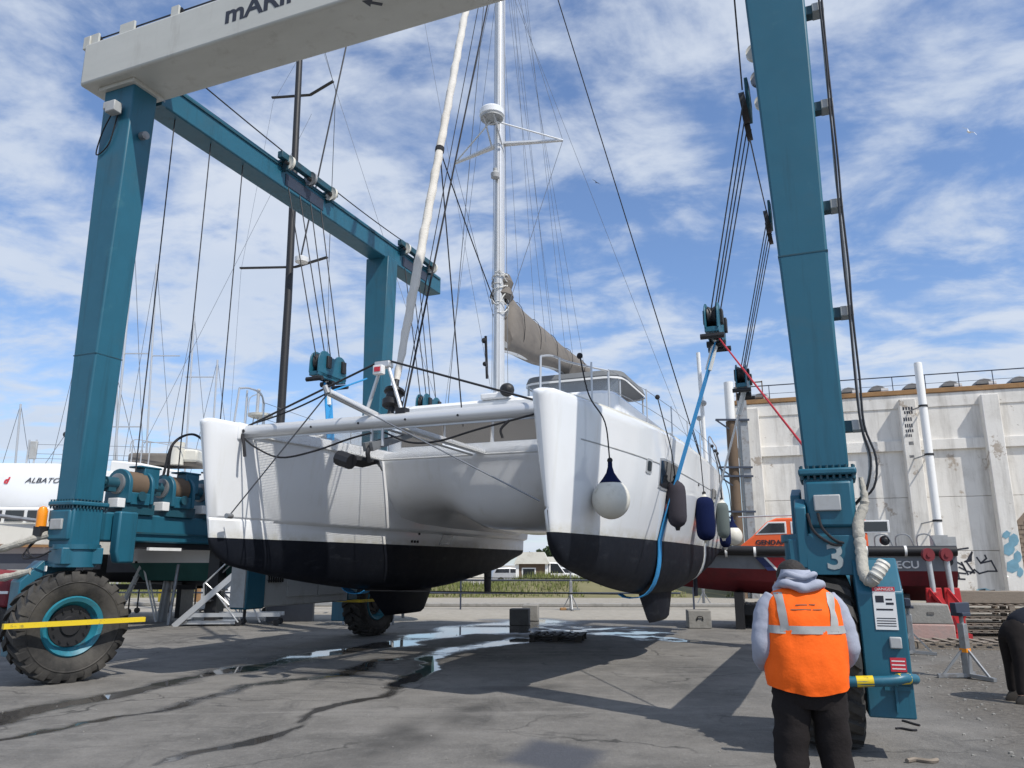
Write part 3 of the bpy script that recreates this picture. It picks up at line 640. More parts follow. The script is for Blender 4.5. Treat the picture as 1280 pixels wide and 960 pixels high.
# wheels
def lug_tyre(mb, R0=.81, W=.30, n=22):
    prof = [(.42,-.20),(.46,-.24),(.60,-.28),(.70,-.28),(.755,-.255),(.765,-.18),(.765,.18),(.755,.255),(.70,.28),(.60,.28),(.46,.24),(.42,.20)]
    mb.lathe(prof, (0,0,0), (1,0,0), 56, True)
    mb.lathe([(.63,-.282),(.645,-.292),(.66,-.282)], (0,0,0), (1,0,0), 56); mb.lathe([(.63,.282),(.645,.292),(.66,.282)], (0,0,0), (1,0,0), 56)
    for k in range(n):
        for s in (-1, 1):
            a = 2*math.pi*(k+(.5 if s > 0 else 0))/n; P = []
            for (x, da, wd, r0, r1) in ((.0,-.10,.055,.755,.81),(.16,0,.06,.755,.815),(.262,.085,.07,.75,.80),(.290,.10,.07,.66,.72)):
                for (sg, rr) in ((-1,r0),(1,r0),(1,r1),(-1,r1)):
                    t = a+da+sg*wd; P.append((s*x, rr*math.cos(t), rr*math.sin(t)))
            q = [P[i*4:(i+1)*4] for i in range(4)]; mb.loft(q, closed=True, caps=True)
def make_wheel(x, y, steer, outer):
    rt = MB().lathe([(.30,.10),(.33,.14),(.36,.22),(.42,.25),(.44,.22),(.42,.18),(.39,.1),(.39,-.1),(.42,-.18),(.44,-.22),(.42,-.25),(.36,-.22),(.33,-.14),(.30,-.10),(.28,0)], (0,0,0), (1,0,0), 40, True).build('wheel', M['rim'], TL)
    rt.location = (x, y, .80); rt.rotation_euler = (0,0,steer)
    mb = MB(); lug_tyre(mb); mb.build('tyre', M['rubber'], rt)
    hb = MB().cyl((-.12,0,0),(.12,0,0),.30,32).lathe([(0,.15),(.13,.15),(.15,.12),(.15,.10)], (0,0,0), (1,0,0), 24).lathe([(0,-.15),(.13,-.15),(.15,-.12),(.15,-.10)], (0,0,0), (1,0,0), 24)
    for k in range(12):
        t = 2*math.pi*k/12
        for s in (-1,1): hb.cyl((s*.1,.24*math.cos(t),.24*math.sin(t)), (s*.15,.24*math.cos(t),.24*math.sin(t)), .018, 6)
    hb.build('hub', M['black'], rt)
    return rt
def make_fork(x, y, steer, o):  # one-sided yoke on the outer side o
    P = lambda q: q
    f = MB().b2(-.26, .26, -.3, .3, 1.70, 1.95)
    f.prism([(-.62,.36),(-.2,.36),(.15,.5),(.15,1.76),(-.34,1.76),(-.62,1.45)], 'x', o*.31, o*.37)
    f.prism([(-.62,.36),(-.2,.36),(-.2,.42),(-.56,.42),(-.56,1.42),(-.31,1.70),(.1,1.70),(.1,1.76),(-.34,1.76),(-.62,1.45)], 'x', o*.37, o*.70)
    f.prism([(-.56,.42),(-.1,.42),(-.1,1.05),(-.56,1.05)], 'x', o*.64, o*.68)
    f.b2(min(o*.4,o*.0), max(o*.4,o*.0), -.3, .1, 1.66, 1.74)
    f = f.build('wheel_fork', M['teal'], TL, bevel=.015); f.location = (x, y, 0); f.rotation_euler = (0,0,steer)
    MB().lathe([(.42,0),(.42,.14),(.40,.16),(0,.16)], (o*.40,.15,.82), (o,0,0), 28).build('drive_motor_cover', M['teal'], f)
    MB().lathe([(.0,1.66),(.30,1.66),(.30,1.92),(.33,1.93),(.33,2.0),(.0,2.0)], n=28).build('slewing_drum', M['teal'], f)
    MB().b2(-.26,-.2,-.33,-.31,1.6,1.68).build('reflector', M['white'], f)
    return f
def bar_guard(x, y, steer, pts, parent):
    pass
WH4 = [(-1,0,R(-18)), (1,0,R(3)), (-1,8.4,R(-3)), (1,8.4,0)]
for sx, y, st in WH4:
    make_wheel(LX[sx]-.06*sx, y, st, sx); fk = make_fork(LX[sx]-.06*sx, y, st, sx)
    fk['sx'] = sx
    if (sx, y) == (1, 0):
        # warning labels, switch, handle on the near wheel's yoke; the number 3 on its drum
        MB().b2(.44,.63,-.627,-.618,1.12,1.50).build('warning_label', M['white'], fk); MB().b2(.44,.63,-.630,-.62,1.46,1.50).build('label_header', M['redtext'], fk)
        textmesh('lettering', 'DANGER', .036, M['whitetext'], fk, frame((.46,-.6315,1.467),(1,0,0),(0,0,1)), .0005, sx=1.1)
        li = MB()
        for k in range(4): li.b2(.455,.615,-.6285,-.62,1.15+k*.022,1.158+k*.022)
        li.b2(.46,.53,-.6285,-.62,1.36,1.42).b2(.545,.61,-.6285,-.62,1.34,1.36).b2(.545,.60,-.6285,-.62,1.38,1.395).b2(.46,.60,-.6285,-.62,1.29,1.305)
        li.build('label_print', M['decal'], fk)
        MB().b2(.54,.64,-.66,-.62,.96,1.06).build('switch_box', M['greybox'], fk, bevel=.01)
        MB().b2(.53,.66,-.627,-.618,.76,.88).build('red_label', M['redtext'], fk)
        li = MB()
        for k in range(3): li.b2(.54,.65,-.629,-.62,.78+k*.033,.79+k*.033)
        li.build('label_print', M['white'], fk)
        for z0 in (1.05, 1.3): MB().b2(.697,.703,-.58,-.50,z0,z0+.18).build('side_label', M['white'], fk)
        MB().b2(.46,.68,-.64,-.62,.60,.64).b2(.54,.56,-.66,-.62,.42,.7).build('front_rib', M['teal'], fk)
        g = MB().tube(spline([(.72,-.60,.70),(.62,-.74,.72),(.48,-.80,.70),(.1,-.82,.68),(-.5,-.82,.66)], 5), .045, 12).build('wheel_guard', M['teal'], fk)
        for (a, b) in (((.655,-.70,.715),(.56,-.775,.715)), ((.22,-.815,.686),(.36,-.81,.695)), ((-.52,-.82,.66),(-.2,-.82,.67))): MB().cyl(a, b, .048, 12).build('yellow_band', M['yellow'], g)
    if (sx, y) == (-1, 0):
        MB().b2(.42,.50,-1.0,.95,.83,.90).build('wheel_guard', M['yellow'], fk)
        MB().bar((.30,.9,.86),(.46,.9,.86),.05,.05).bar((-.46,.95,.86),(.46,.95,.86),.05,.05).build('guard_stay', M['black'], fk)
    if (sx, y) == (-1, 8.4):
        MB().b2(.40,.48,-1.05,.75,.83,.89).build('wheel_guard', M['yellow'], fk); MB().bar((-.5,-1.0,.86),(.44,-1.0,.86),.06,.06).build('guard_stay', M['yellow'], fk)
textmesh('number', '3', .34, M['decal_lt'], TL, frame((LX[1]+.03,-.337,1.66),(1,0,0),(0,0,1)), .002, bold=.006, sx=1.1)
LEGX = LX[1]
MB().b2(LEGX-.14,LEGX+.35,-.333,-.31,1.60,1.98).build('number_plate', M['teal'], TL, bevel=.006)
MB().prism([(-.33,1.66),(-.18,1.72),(-.12,2.1),(-.2,2.36),(-.34,2.26)], 'x', 5.06, 5.17).prism([(-.1,1.8),(.3,1.8),(.3,2.5),(-.1,2.4)],'x',5.02,5.12).build('side_gusset', M['teal'], TL, bevel=.015)
# cables clipped to the right leg
cz = [3.09, 4.32, 5.56, 6.79, 8.06, 9.3]
for z in cz:
    xe = LEGX+LEAN*(9.9-z)/7.3+leg_a(z)/2
    c = MB().b2(xe-.01, xe+.07, -.13, .0, z-.05, z+.06).build('cable_bracket', M['teal_dk'], TL)
    MB().b2(xe+.07, xe+.20, -.16, .02, z-.05, z+.06).build('bracket_block', M['greybox'], c, bevel=.008)
for k, (dx, dy) in enumerate(((.155,-.18),(.185,-.16),(.17,.03))):
    pts = [(LEGX+leg_a(9.8)/2+dx, dy, 9.9)]
    for z in reversed(cz): pts += [(LEGX+LEAN*(9.4-z)/7.3+leg_a(z+.5)/2+dx+random.uniform(-.008,.012), dy, z+.5), (LEGX+LEAN*(9.9-z)/7.3+leg_a(z)/2+dx, dy, z)]
    LG = LEGX+LEAN
    pts += [(LG+.42+.05*(k==1), dy, 2.75), (LG+.36+.06*(k==1), dy, 2.45), (LG+.24, dy+.05, 2.3)]
    MB().tube(spline(pts, 4), .0115+.003*(k==2), 6).build('leg_cable', M['cable'] if k < 2 else M['steel'], TL)
MB().tube(spline([(LEGX+.43,-.2,2.55),(LEGX+.44,-.25,2.3),(LEGX+.36,-.3,2.1),(LEGX+.36,-.38,1.85),(LEGX+.36,-.52,1.62),(LEGX+.42,-.62,1.55),(LEGX+.50,-.62,1.66)], 8), [.022+.032*min(1,i/14)+.004*math.sin(i*2.6)+.003*math.sin(i*4.1) for i in range(49)], 12).build('hose_sleeve', M['sleeve'], TL)
MB().tube(spline([(LEGX+.45,-.63,1.59),(LEGX+.50,-.62,1.66),(LEGX+.54,-.6,1.72)],6), [.062+.004*math.sin(i*2) for i in range(13)], 12).build('hose_cuff', M['fenderwhite'], TL)
MB().tube(spline([(LEGX-.1,-.33,2.2),(LEGX-.05,-.36,2.02),(LEGX+.1,-.36,1.9),(LEGX+.24,-.3,1.88)],6), .014).tube(spline([(LEGX,-.33,2.2),(LEGX+.03,-.36,2.05),(LEGX+.14,-.36,1.93),(LEGX+.25,-.3,1.9)],6), .014).build('control_hose', M['rope'], TL)
# beacon, boxes, hose on the left leg
MB().cyl((-5.82,-.36,2.26),(-5.82,-.36,2.42),.075,12).lathe([(.075,2.42),(.075,2.5),(.05,2.56),(0,2.58)], (-5.82,-.36,0), (0,0,1), 12).build('beacon', M['amber'], TL)
MB().b2(-5.9,-5.74,-.42,-.28,2.12,2.27).build('beacon_base', M['black'], TL)
MB().tube(spline([(-5.7,-.3,2.15),(-6.1,-.5,2.0),(-6.55,-.6,1.85),(-6.62,-.6,1.6),(-6.4,-.5,1.5),(-5.9,-.35,1.6)], 8), [.055+.008*math.sin(i*1.9) for i in range(41)], 10).build('hose_sleeve', M['sleeve'], TL)
for k in range(3): MB().tube(spline([(-5.75,-.32,2.2),(-5.95-.05*k,-.42,1.95-.06*k),(-5.8,-.4,1.8),(-5.6,-.3,1.9)], 6), .012).build('control_hose', M['rope'], TL)
MB().prism([(-.05,1.62),(.12,1.62),(.24,1.98),(.05,1.98)], 'x', -5.22, -5.19).build('splash_plate', M['steel'], TL)
# red tag line from the near hoist block to the leg
MB().tube([(3.85,4.6,5.55),(LX[1]+.05,.15,2.72)], .014, 6).build('tag_line', M['redrope'], TL)
# ---------------------------------------------------------------- catamaran
BX = -.65
CT = empty('catamaran', GW(BX, 0, 0), GA, 'white sailing catamaran with black bottom paint hanging in the slings of the hoist', 'catamaran')
WLZ = 2.1; YS = 12.6; HC = 2.75
def stem_y(z):
    if z >= WLZ: return .60 - .36*(z-WLZ)/1.8
    return .60 + .28*((WLZ-z)/.38)**2
KS = [0,.0004,.0012,.0025,.0045,.0075,.012,.02,.032,.05,.075,.105,.14,.18,.23,.29,.36,.44,.52,.6,.68,.76,.84,.9,.95,1]
def rr(k): d = min(k*12/.16, 1); return math.sqrt(max(0, 1-(1-d)**2))
def gg(k, e=2.2, w=.5): return 1-(1-min(k/w, 1))**e
def wid(k):
    r = rr(k); aft = 1-.12*sst(.75, 1, k)
    return dict(wo=(.13*r+.72*gg(k))*aft, wow=(.07*r+.53*gg(k, 1.9, .55))*aft, wi=.12*r+.40*gg(k, 1.8, .45), wiw=(.07*r+.40*gg(k, 1.7, .55))*aft)
def zsheer(k): return 3.90 - .10*(1-rr(k)) + .06*sst(.1,.5,k) - 1.1*sst(.90, 1, k)
def yat(k, z): s = stem_y(z); return s + k*(YS-s)
def top_section(k, sg):
    w = wid(k); zs = zsheer(k); P = []
    step = .13*sst(.015, .25, k)
    def outer(z):
        t = (z-WLZ)/(zs-WLZ); return lerp(w['wow'], w['wo'], t**.85) + .05*math.sin(math.pi*t)*gg(k)
    zz = [WLZ, WLZ+.25*(zs-WLZ), WLZ+.5*(zs-WLZ), WLZ+.72*(zs-WLZ), zs-.16]
    for z in zz: P.append((outer(z), z))
    wo = w['wo']
    P += [(wo*1.0, zs-.07), (wo*.97, zs-.02), (wo*.90, zs), (wo*.4, zs+.015), (0, zs+.02)]
    wi = w['wi']+step
    P += [(-wi*.5, zs+.015), (-wi*.90, zs), (-wi*.97, zs-.02), (-wi, zs-.07), (-wi, zs-.25)]
    zc = WLZ+.30
    P += [(-lerp(w['wiw']+step, wi, .6), WLZ+.9), (-(w['wiw']+step)*1.0, zc+.03), (-(w['wiw']+step-.02), zc), (-(w['wiw']+.01), zc-.035), (-w['wiw'], WLZ)]
    return [(sg*(HC+x), yat(k, z), z) for x, z in P]
def bot_section(k, sg):
    w = wid(k); d = .34*rr(k) + .64*math.sin(math.pi*min(k**.72, 1))**.9*1.0 if k < 1 else .0
    d = .36*rr(k) + .60*(math.sin(math.pi*min(max(k,0)**.80,1))); d = max(d*(1-.5*sst(.9,1,k)), .012 if k > 0 else 0)
    P = []
    for i in range(17):
        t = math.pi*i/16; c, s = math.cos(t), math.sin(t)
        x = (w['wow'] if c > 0 else w['wiw'])*math.copysign(abs(c)**.75, c); z = WLZ - d*abs(s)**.85
        P.append((x, z))
    return [(sg*(HC+x), yat(k, z), z) for x, z in P]
def hull(sg):
    T = [top_section(k, sg) for k in KS]; B = [bot_section(k, sg) for k in KS]
    mb = MB().loft(T); n = len(T[-1]); mb.add(T[-1], [tuple(range(n))])
    h = mb.build('hull', M['gelcoat'], CT, ang=28)
    mb = MB().loft(B); mb.add(B[-1], [tuple(range(len(B[-1])))])
    mb.build('antifouling', M['antifoul'], CT, ang=40)
    # stub keel
    def foil(y0, y1, w, z, x): return [(x+w*math.sin(math.pi*t)**.6*s, lerp(y0, y1, q), z) for s, ts in ((1, np.linspace(0,1,9)), (-1, np.linspace(1,0,9)[1:-1])) for q in ts for t in (q,)]
    x = sg*(HC+.05)
    MB().loft([foil(5.0, 8.0, .20, 1.35, x), foil(5.25, 7.85, .17, 1.1, x), foil(5.75, 7.55, .13, .72, x), foil(5.85, 7.4, .07, .66, x)], closed=True, caps=True).build('keel', M['antifoul'], CT)
    MB().loft([foil(10.85, 11.4, .045, 1.9, x), foil(10.9, 11.35, .04, .95, x)], closed=True, caps=True).build('rudder', M['antifoul'], CT)
    return h
hN = hull(1); hF = hull(-1)
def outer_x(y, z):
    k = max(0, (y-stem_y(z))/(YS-stem_y(z))); w = wid(k); zs = zsheer(k); t = min(max((z-WLZ)/(zs-WLZ), 0), 1)
    return HC + lerp(w['wow'], w['wo'], t**.85) + .05*math.sin(math.pi*t)*gg(k)
# styling line, ports and window on the near hull
ln = MB()
ys = np.linspace(1.1, 11, 40)
ln.loft([[(outer_x(y, z)+o, y, z) for z, o in ((3.33,.001),(3.335,.006),(3.345,.006),(3.35,.001))] for y in ys]).build('styling_line', M['greybox'], hN)
def hullpane(y0, y1, z0, z1, name, m_, off, lean=0):
    n = 7; a = []
    for i in range(n):
        y = lerp(y0, y1, i/(n-1)); r_ = .02*(1-math.sqrt(1-(1-min(min(i, n-1-i)/1.0, 1))**2))
        a.append([(outer_x(y, z)+off, y+lean*(z-z0), z) for z in np.linspace(z0+r_, z1-r_, 4)])
    back = [[(p[0]-off-.03, p[1], p[2]) for p in s] for s in a]
    mb = MB().loft(a); 
    for s0, s1 in ((a[0], back[0]), (a[-1], back[-1])): mb.loft([s0, s1])
    mb.loft([[s[0] for s in a], [s[0] for s in back]]).loft([[s[-1] for s in a], [s[-1] for s in back]])
    return mb.build(name, m_, hN)
def hull_y(u, z, off=0.0):  # where on the outer side (at height z) a point shows at column u
    best = None
    for i in range(600):
        y = .4+i*.02; p = GW(BX+outer_x(y, z)+off, y, z); e = abs(proj(p)[0]-u)
        if best is None or e < best[0]: best = (e, y)
    return best[1]
ya, yb = hull_y(825, 3.2), hull_y(847, 3.2)
hullpane(ya-.05, yb+.05, 2.93, 3.46, 'window_frame', M['alu'], .008); hullpane(ya, yb, 2.97, 3.42, 'window', M['glass'], .014)
hullpane((ya+yb)/2-.02, (ya+yb)/2+.02, 2.98, 3.41, 'window_bar', M['black'], .018, .12)
yc = hull_y(811, 3.2); hullpane(yc-.14, yc+.14, 3.12, 3.36, 'port_frame', M['alu'], .008); hullpane(yc-.09, yc+.09, 3.16, 3.32, 'port', M['glass'], .014)
for y in (9.4,): hullpane(y, y+.7, 3.05, 3.4, 'window', M['glass'], .012)
MB().cyl((outer_x(7.5,3.3)-.02,7.5,3.3),(outer_x(7.5,3.3)+.012,7.5,3.3),.03,10).build('skin_fitting', M['black'], hN)
# inner side of the far hull: hatch, fittings
def inner_x(y, z): k = (y-stem_y(z))/(YS-stem_y(z)); return -(HC - wid(k)['wiw'])
xi = inner_x(7.6, 2.25)
MB().add([(xi+.012,7.2,2.13),(xi+.012,7.75,2.15),(xi+.012,7.95,2.38),(xi+.012,7.4,2.36)], [(0,1,2,3)]).build('escape_hatch', M['bluewin'], hF)
for (y, z) in ((6.0,2.18),(6.12,2.18),(6.24,2.18),(6.3,2.35)): MB().cyl((inner_x(y,z)-.02,y,z),(inner_x(y,z)+.03,y,z),.028,10).build('skin_fitting', M['black'], hF)
# bridge deck with its rounded front and coves, and the pod under it
secs = []
xs = np.linspace(-2.52, 2.52, 71)
for x in xs:
    d = 2.52-abs(x); cove = .55*math.exp(-d/.34); yf = 4.5+.10*(x/2.5)**2-.25*math.exp(-d/.3)
    q = math.exp(-abs((x-.12)/.92)**3.6)   # the pod swells out of the underside
    P = [(yf,3.86),(yf-.02,3.78),(yf+.03,3.66),(yf+.09-.03*q,3.48),(yf+.18-.08*q,3.26-cove*.2),(yf+.32-.16*q,3.08-.1*q-cove*.4),(yf+.5-.24*q,2.95-.2*q-cove*.6),(yf+.85-.38*q,2.82-.29*q-cove*.9),(yf+1.6-.5*q,2.74-.36*q-cove),(yf+3.2,2.70-.36*q-cove),(8.6,2.70-.3*q-cove),(10.2,2.70-.05*q-cove),(11.9,2.70-cove),(12.2,3.0),(12.2,3.86)]
    secs.append([(x, y, z) for y, z in P])
MB().loft(secs, closed=True, caps=True).build('bridge_deck', M['gelcoat'], CT, ang=50)
pod = [c for c in bpy.data.objects if c.name == 'bridge_deck'][0]
for (x, y, z) in ((.15,5.0,2.66),(-.3,5.05,2.66),(.46,5.0,2.68)): MB().cyl((x,y-.12,z),(x,y+.2,z+.02),.03,10).build('skin_fitting', M['black'], pod)
# coachroof
def rrect(x0, x1, y0, y1, r, z, n=4):
    o = []
    for cx, cy, a0 in ((x1-r,y1-r,0),(x0+r,y1-r,90),(x0+r,y0+r,180),(x1-r,y0+r,270)):
        for i in range(n+1): t = R(a0+90*i/n); o.append((cx+r*math.cos(t), cy+r*math.sin(t), z))
    return o
cr = MB().loft([rrect(-2.5,2.5,5.0,10.6,.35,3.84), rrect(-2.48,2.48,5.1,10.6,.35,4.6), rrect(-2.46,2.46,5.08,10.6,.35,4.86), rrect(-2.40,2.40,5.15,10.55,.32,4.93), rrect(-2.1,2.1,5.6,10.3,.3,4.97)], closed=True, caps=True).build('coachroof', M['gelcoat'], CT)
for x0, x1 in ((-2.05,-1.1),(-1.03,-.04),(.04,1.03),(1.1,1.75)): MB().prism([(x0,4.05),(x1,4.05),(x1,4.58),(x0,4.58)], 'y', 5.02, 5.12).build('front_window', M['cover'], cr, bevel=.01)
for sg in (-1, 1):
    for y0, y1 in ((6.2,7.4),(7.5,8.8),(8.9,10.1)): MB().b2(min(sg*2.45,sg*2.505), max(sg*2.45,sg*2.505), y0, y1, 4.1, 4.55).build('side_window', M['glass'], cr, bevel=.01)
    MB().loft([[(sg*2.52,10.4,4.9),(sg*2.3,10.4,4.93),(sg*2.1,10.4,3.9),(sg*2.55,10.4,3.9)], [(sg*2.52,11.3,4.45),(sg*2.3,11.3,4.47),(sg*2.1,11.3,3.9),(sg*2.55,11.3,3.9)], [(sg*2.5,12.2,3.95),(sg*2.3,12.2,3.95),(sg*2.1,12.2,3.88),(sg*2.5,12.2,3.88)]], closed=True, caps=True).build('cockpit_coaming', M['gelcoat'], cr)
# front crossbeam, end sockets, longeron, nets
CBY, CBZ = .98, 3.77
cb = MB().tube([(-2.66,CBY,CBZ),(2.66,CBY,CBZ)], .105, 20).build('crossbeam', M['mast'], CT)
MB().b2(-2.6,2.6,CBY-.012,CBY+.012,CBZ-.13,CBZ-.10).build('sail_track', M['alu'], cb)
for sg in (-1, 1):
    MB().b2(sg*2.64-.12, sg*2.64+.12, CBY-.17, CBY+.2, CBZ-.15, CBZ+.14).build('beam_socket', M['gelcoat'], cb, bevel=.04, seg=3)
    MB().cyl((sg*2.5,CBY-.11,CBZ),(sg*2.5,CBY-.09,CBZ),.03,8).build('end_fitting', M['black'], cb)
for x in (-1.2,-.35,.45,1.3): MB().cyl((x,CBY-.11,CBZ-.02),(x,CBY-.098,CBZ-.02),.018,8).build('rivet', M['black'], cb)
MB().prism([(-.10,CBZ-.02),(.10,CBZ-.02),(.10,CBZ+.04),(-.10,CBZ+.04)], 'y', CBY+.1, 4.55).build('longeron', M['gelcoat'], CT, bevel=.01)
def net_material():
    m = mat('trampoline_net', (.42,.40,.37), .9, var=.1); nt = m.node_tree; N = nt.nodes; L = nt.links
    out = N['Material Output']; b = N['Principled BSDF']; tc = N.new('ShaderNodeTexCoord'); sp = N.new('ShaderNodeSeparateXYZ'); L.new(tc.outputs['Object'], sp.inputs[0])
    def line(s):
        a = N.new('ShaderNodeMath'); a.operation = 'MULTIPLY'; a.inputs[1].default_value = 1/.028; L.new(s, a.inputs[0])
        f = N.new('ShaderNodeMath'); f.operation = 'FRACT'; L.new(a.outputs[0], f.inputs[0])
        g = N.new('ShaderNodeMath'); g.operation = 'GREATER_THAN'; g.inputs[1].default_value = .76; L.new(f.outputs[0], g.inputs[0]); return g.outputs[0]
    mx = N.new('ShaderNodeMath'); mx.operation = 'MAXIMUM'; L.new(line(sp.outputs['X']), mx.inputs[0]); L.new(line(sp.outputs['Y']), mx.inputs[1])
    tr = N.new('ShaderNodeBsdfTransparent'); ms = N.new('ShaderNodeMixShader'); L.new(mx.outputs[0], ms.inputs[0]); L.new(tr.outputs[0], ms.inputs[1]); L.new(b.outputs[0], ms.inputs[2]); L.new(ms.outputs[0], out.inputs['Surface'])
    return m
M['net'] = net_material()
for sg in (-1, 1):
    def ix(y): k = (y-.3)/12.3; return HC-wid(k)['wi']-.13*sst(.015,.25,k)-.03
    g = [[(sg*lerp(.14, ix(y), t), y, 3.72-.05*math.sin(math.pi*t)*math.sin(math.pi*(y-1)/3.5)) for t in np.linspace(0,1,7)] for y in np.linspace(1.16, 4.42, 9)]
    nt_ = MB().loft(g).build('trampoline', M['net'], CT)
    ed = MB().tube([q[0] for q in g], .02, 6).tube([q[-1] for q in g], .02, 6).tube(g[0], .02, 6).tube(g[-1], .022, 6).build('net_border', M['whitestrap'], nt_)
    lac = MB()
    for i in range(26): y = 1.2+i*.124; lac.tube([(sg*(ix(y)-.0), y, 3.72), (sg*(ix(y)+.06), y+.05, 3.78)], .006, 4)
    lac.build('net_lacing', M['rope'], nt_)
# seagull striker, furler, bowsprit, anchor
ap = Vector((0.02, CBY-.02, 4.62))
st = MB().tube([(-.30,CBY,CBZ+.1), ap+Vector((-.06,0,0))], .028, 10).tube([(.34,CBY,CBZ+.1), ap+Vector((.06,0,0))], .028, 10).build('striker_strut', M['mast'], CT)
MB().b2(-.13,.13,CBY-.08,CBY+.06,4.58,4.68).build('striker_cap', M['alu'], st, bevel=.015)
MB().b2(-.10,.06,CBY-.16,CBY-.06,4.46,4.60).build('bow_light', M['white'], st, bevel=.01); MB().b2(-.07,.03,CBY-.168,CBY-.155,4.50,4.57).build('red_lens', M['redtext'], st)
MB().b2(.26,.42,CBY-.07,CBY+.07,CBZ+.09,CBZ+.17).build('strut_foot', M['black'], st)
MB().tube([(-2.5,CBY,CBZ+.1), (-.1,CBY-.01,4.685)], .017, 6).tube([(-.1,CBY-.01,4.685),(.1,CBY-.01,4.685)], .017, 6).tube([(.1,CBY-.01,4.685),(2.5,CBY,CBZ+.1)], .017, 6).build('striker_cable', M['cable'], CT)
fd = Vector((.10, CBY+.12, 4.1)); ftop = Vector((0, 5.2, 19.0)); fdir = (ftop-fd).normalized()
fu = MB().lathe([(.02,-.3),(.05,-.28),(.05,-.12),(.15,-.10),(.16,-.02),(.12,.02),(.12,.10),(.16,.13),(.15,.18),(.05,.2),(.04,.4)], fd, fdir, 18).build('furler_drum', M['black'], CT)
MB().tube([fd-fdir*.4, fd-fdir*.1], .03, 8).build('furler_link', M['alu'], fu)
# furled headsail, wound cloth with a spiral edge
def genoa():
    a = fd+fdir*.35; b = fd+fdir*14.2; n = 150; m = 14; u = fdir.orthogonal().normalized(); w = fdir.cross(u); secs = []
    for i in range(n+1):
        t = i/n; r = .045+.028*min(1, t*9)*(1-.35*t); p = a.lerp(b, t); r *= 1+.05*math.sin(i*1.3)
        secs.append([p+(u*math.cos(2*math.pi*k/m)+w*math.sin(2*math.pi*k/m))*(r+.013*max(0, math.sin(2*math.pi*k/m - t*130))**3 + .003*math.sin(k*2.7+i*.9)) for k in range(m)])
    return MB().loft(secs, closed=True, caps=True).build('furled_headsail', M['sailcloth'], CT, ang=60)
gn = genoa()
MB().tube([fd+fdir*13.9, ftop], .02, 6).build('forestay', M['wire'], CT)
MB().tube([(.35,1.0,3.9), (.06,5.0,15.2)], .016, 6).build('inner_halyard', M['rope'], CT)
MB().tube([(.30,1.02,3.9), (.02,5.0,16.4)], .008, 6).build('inner_halyard', M['rope'], CT)
pb = fd+fdir*5.1
MB().tube(sag(pb, (-.02,5.15,7.0), .05), .012, 5).tube(sag(pb, (.35,3.0,4.0), .0), .012, 5).build('headsail_sheet', M['rope'], CT)
MB().tube([pb-fdir*.06, pb+fdir*.03], .085, 10).build('sheet_knot', M['rope'], gn)
tip = Vector((-.45, .25, 4.1)); sp_ = MB().tube([(-.10,CBY+.1,CBZ+.08), tip], .055, 14).build('bowsprit', M['mast'], CT)
MB().tube([tip-Vector((-.02,.05,0.03)), tip+Vector((-.03,-.06,.08))], .04, 8).build('bowsprit_ring', M['steel'], sp_)
MB().cyl((-2.45,.72,2.42),(-2.45,.6,2.42),.04,10).build('whisker_plate', M['steel'], hF)
MB().tube([tip, (-2.53,.74,2.42)], .011, 5).tube([tip, (2.58,.72,2.5)], .011, 5).build('whisker_stay', M['wire'], CT)
MB().tube(sag(tip, (-2.62,1.2,3.95), .04), .014, 5).build('bow_line', M['rope'], CT)
MB().tube([tip, (-.3,CBY,4.45)], .014, 5).build('blue_lashing', M['bluestrap'], CT)
# anchor hanging from its roller under the beam
an = MB()
an.prism([(CBY-.25,3.42),(CBY+.9,3.72),(CBY+.9,3.66),(CBY-.2,3.30)], 'x', -.17, -.12)
an.prism([(CBY-.25,3.42),(CBY+.9,3.72),(CBY+.9,3.66),(CBY-.2,3.30)], 'x', -.05, .0)
an.build('anchor_roller', M['steel'], CT)
an = MB().tube(spline([(-.08,CBY+.5,3.6),(-.08,CBY-.05,3.44),(-.08,CBY-.22,3.3),(-.08,CBY-.18,3.14)],5), .035, 8)
an.loft([[(-.08,CBY-.05,3.2),(-.08,CBY+.02,3.14),(-.08,CBY-.05,3.16)], [(-.26,CBY-.25,3.24),(-.24,CBY-.1,3.08),(-.26,CBY-.25,3.18)], [(-.42,CBY-.42,3.27),(-.42,CBY-.34,3.12),(-.42,CBY-.42,3.22)]], closed=True, caps=True)
an.loft([[(-.08,CBY-.05,3.2),(-.08,CBY+.02,3.14),(-.08,CBY-.05,3.16)], [(.10,CBY-.2,3.16),(.08,CBY-.05,3.02),(.10,CBY-.2,3.10)], [(.2,CBY-.36,3.10),(.18,CBY-.26,3.0),(.2,CBY-.36,3.06)]], closed=True, caps=True)
an.cyl((-.44,CBY-.42,3.2),(-.2,CBY-.45,3.12),.11,10)
an.build('anchor', M['black'], CT)
for x in (-.17,.02): MB().cyl((x,CBY,3.4),(x,CBY,CBZ-.08),.025,8).build('roller_hanger', M['alu'], CT)
# slack black mooring ropes under the beam
MB().tube(spline([(-2.5,CBY-.1,CBZ-.1),(-2.2,CBY-.12,3.48),(-1.7,CBY-.15,3.30),(-1.1,CBY-.15,3.36),(-.5,CBY-.1,3.52),(-.15,CBY-.05,3.6)],6), .015, 6).build('mooring_rope', M['rope'], CT)
MB().tube(spline([(.05,CBY,3.6),(.5,CBY-.05,3.42),(1.0,CBY-.1,3.40),(1.6,CBY-.12,3.52),(2.45,CBY-.1,3.68)],6), .015, 6).tube(spline([(2.1,CBY-.12,3.62),(1.98,CBY-.14,3.5),(2.0,CBY-.13,3.38)],4), .018, 6).build('mooring_rope', M['rope'], CT)
MB().tube(spline([(-2.52,CBY-.1,CBZ-.05),(-2.42,CBY-.16,3.55),(-2.38,CBY-.16,3.35)],5), .025, 6).build('rope_tail', M['rope'], CT)
ch = MB()
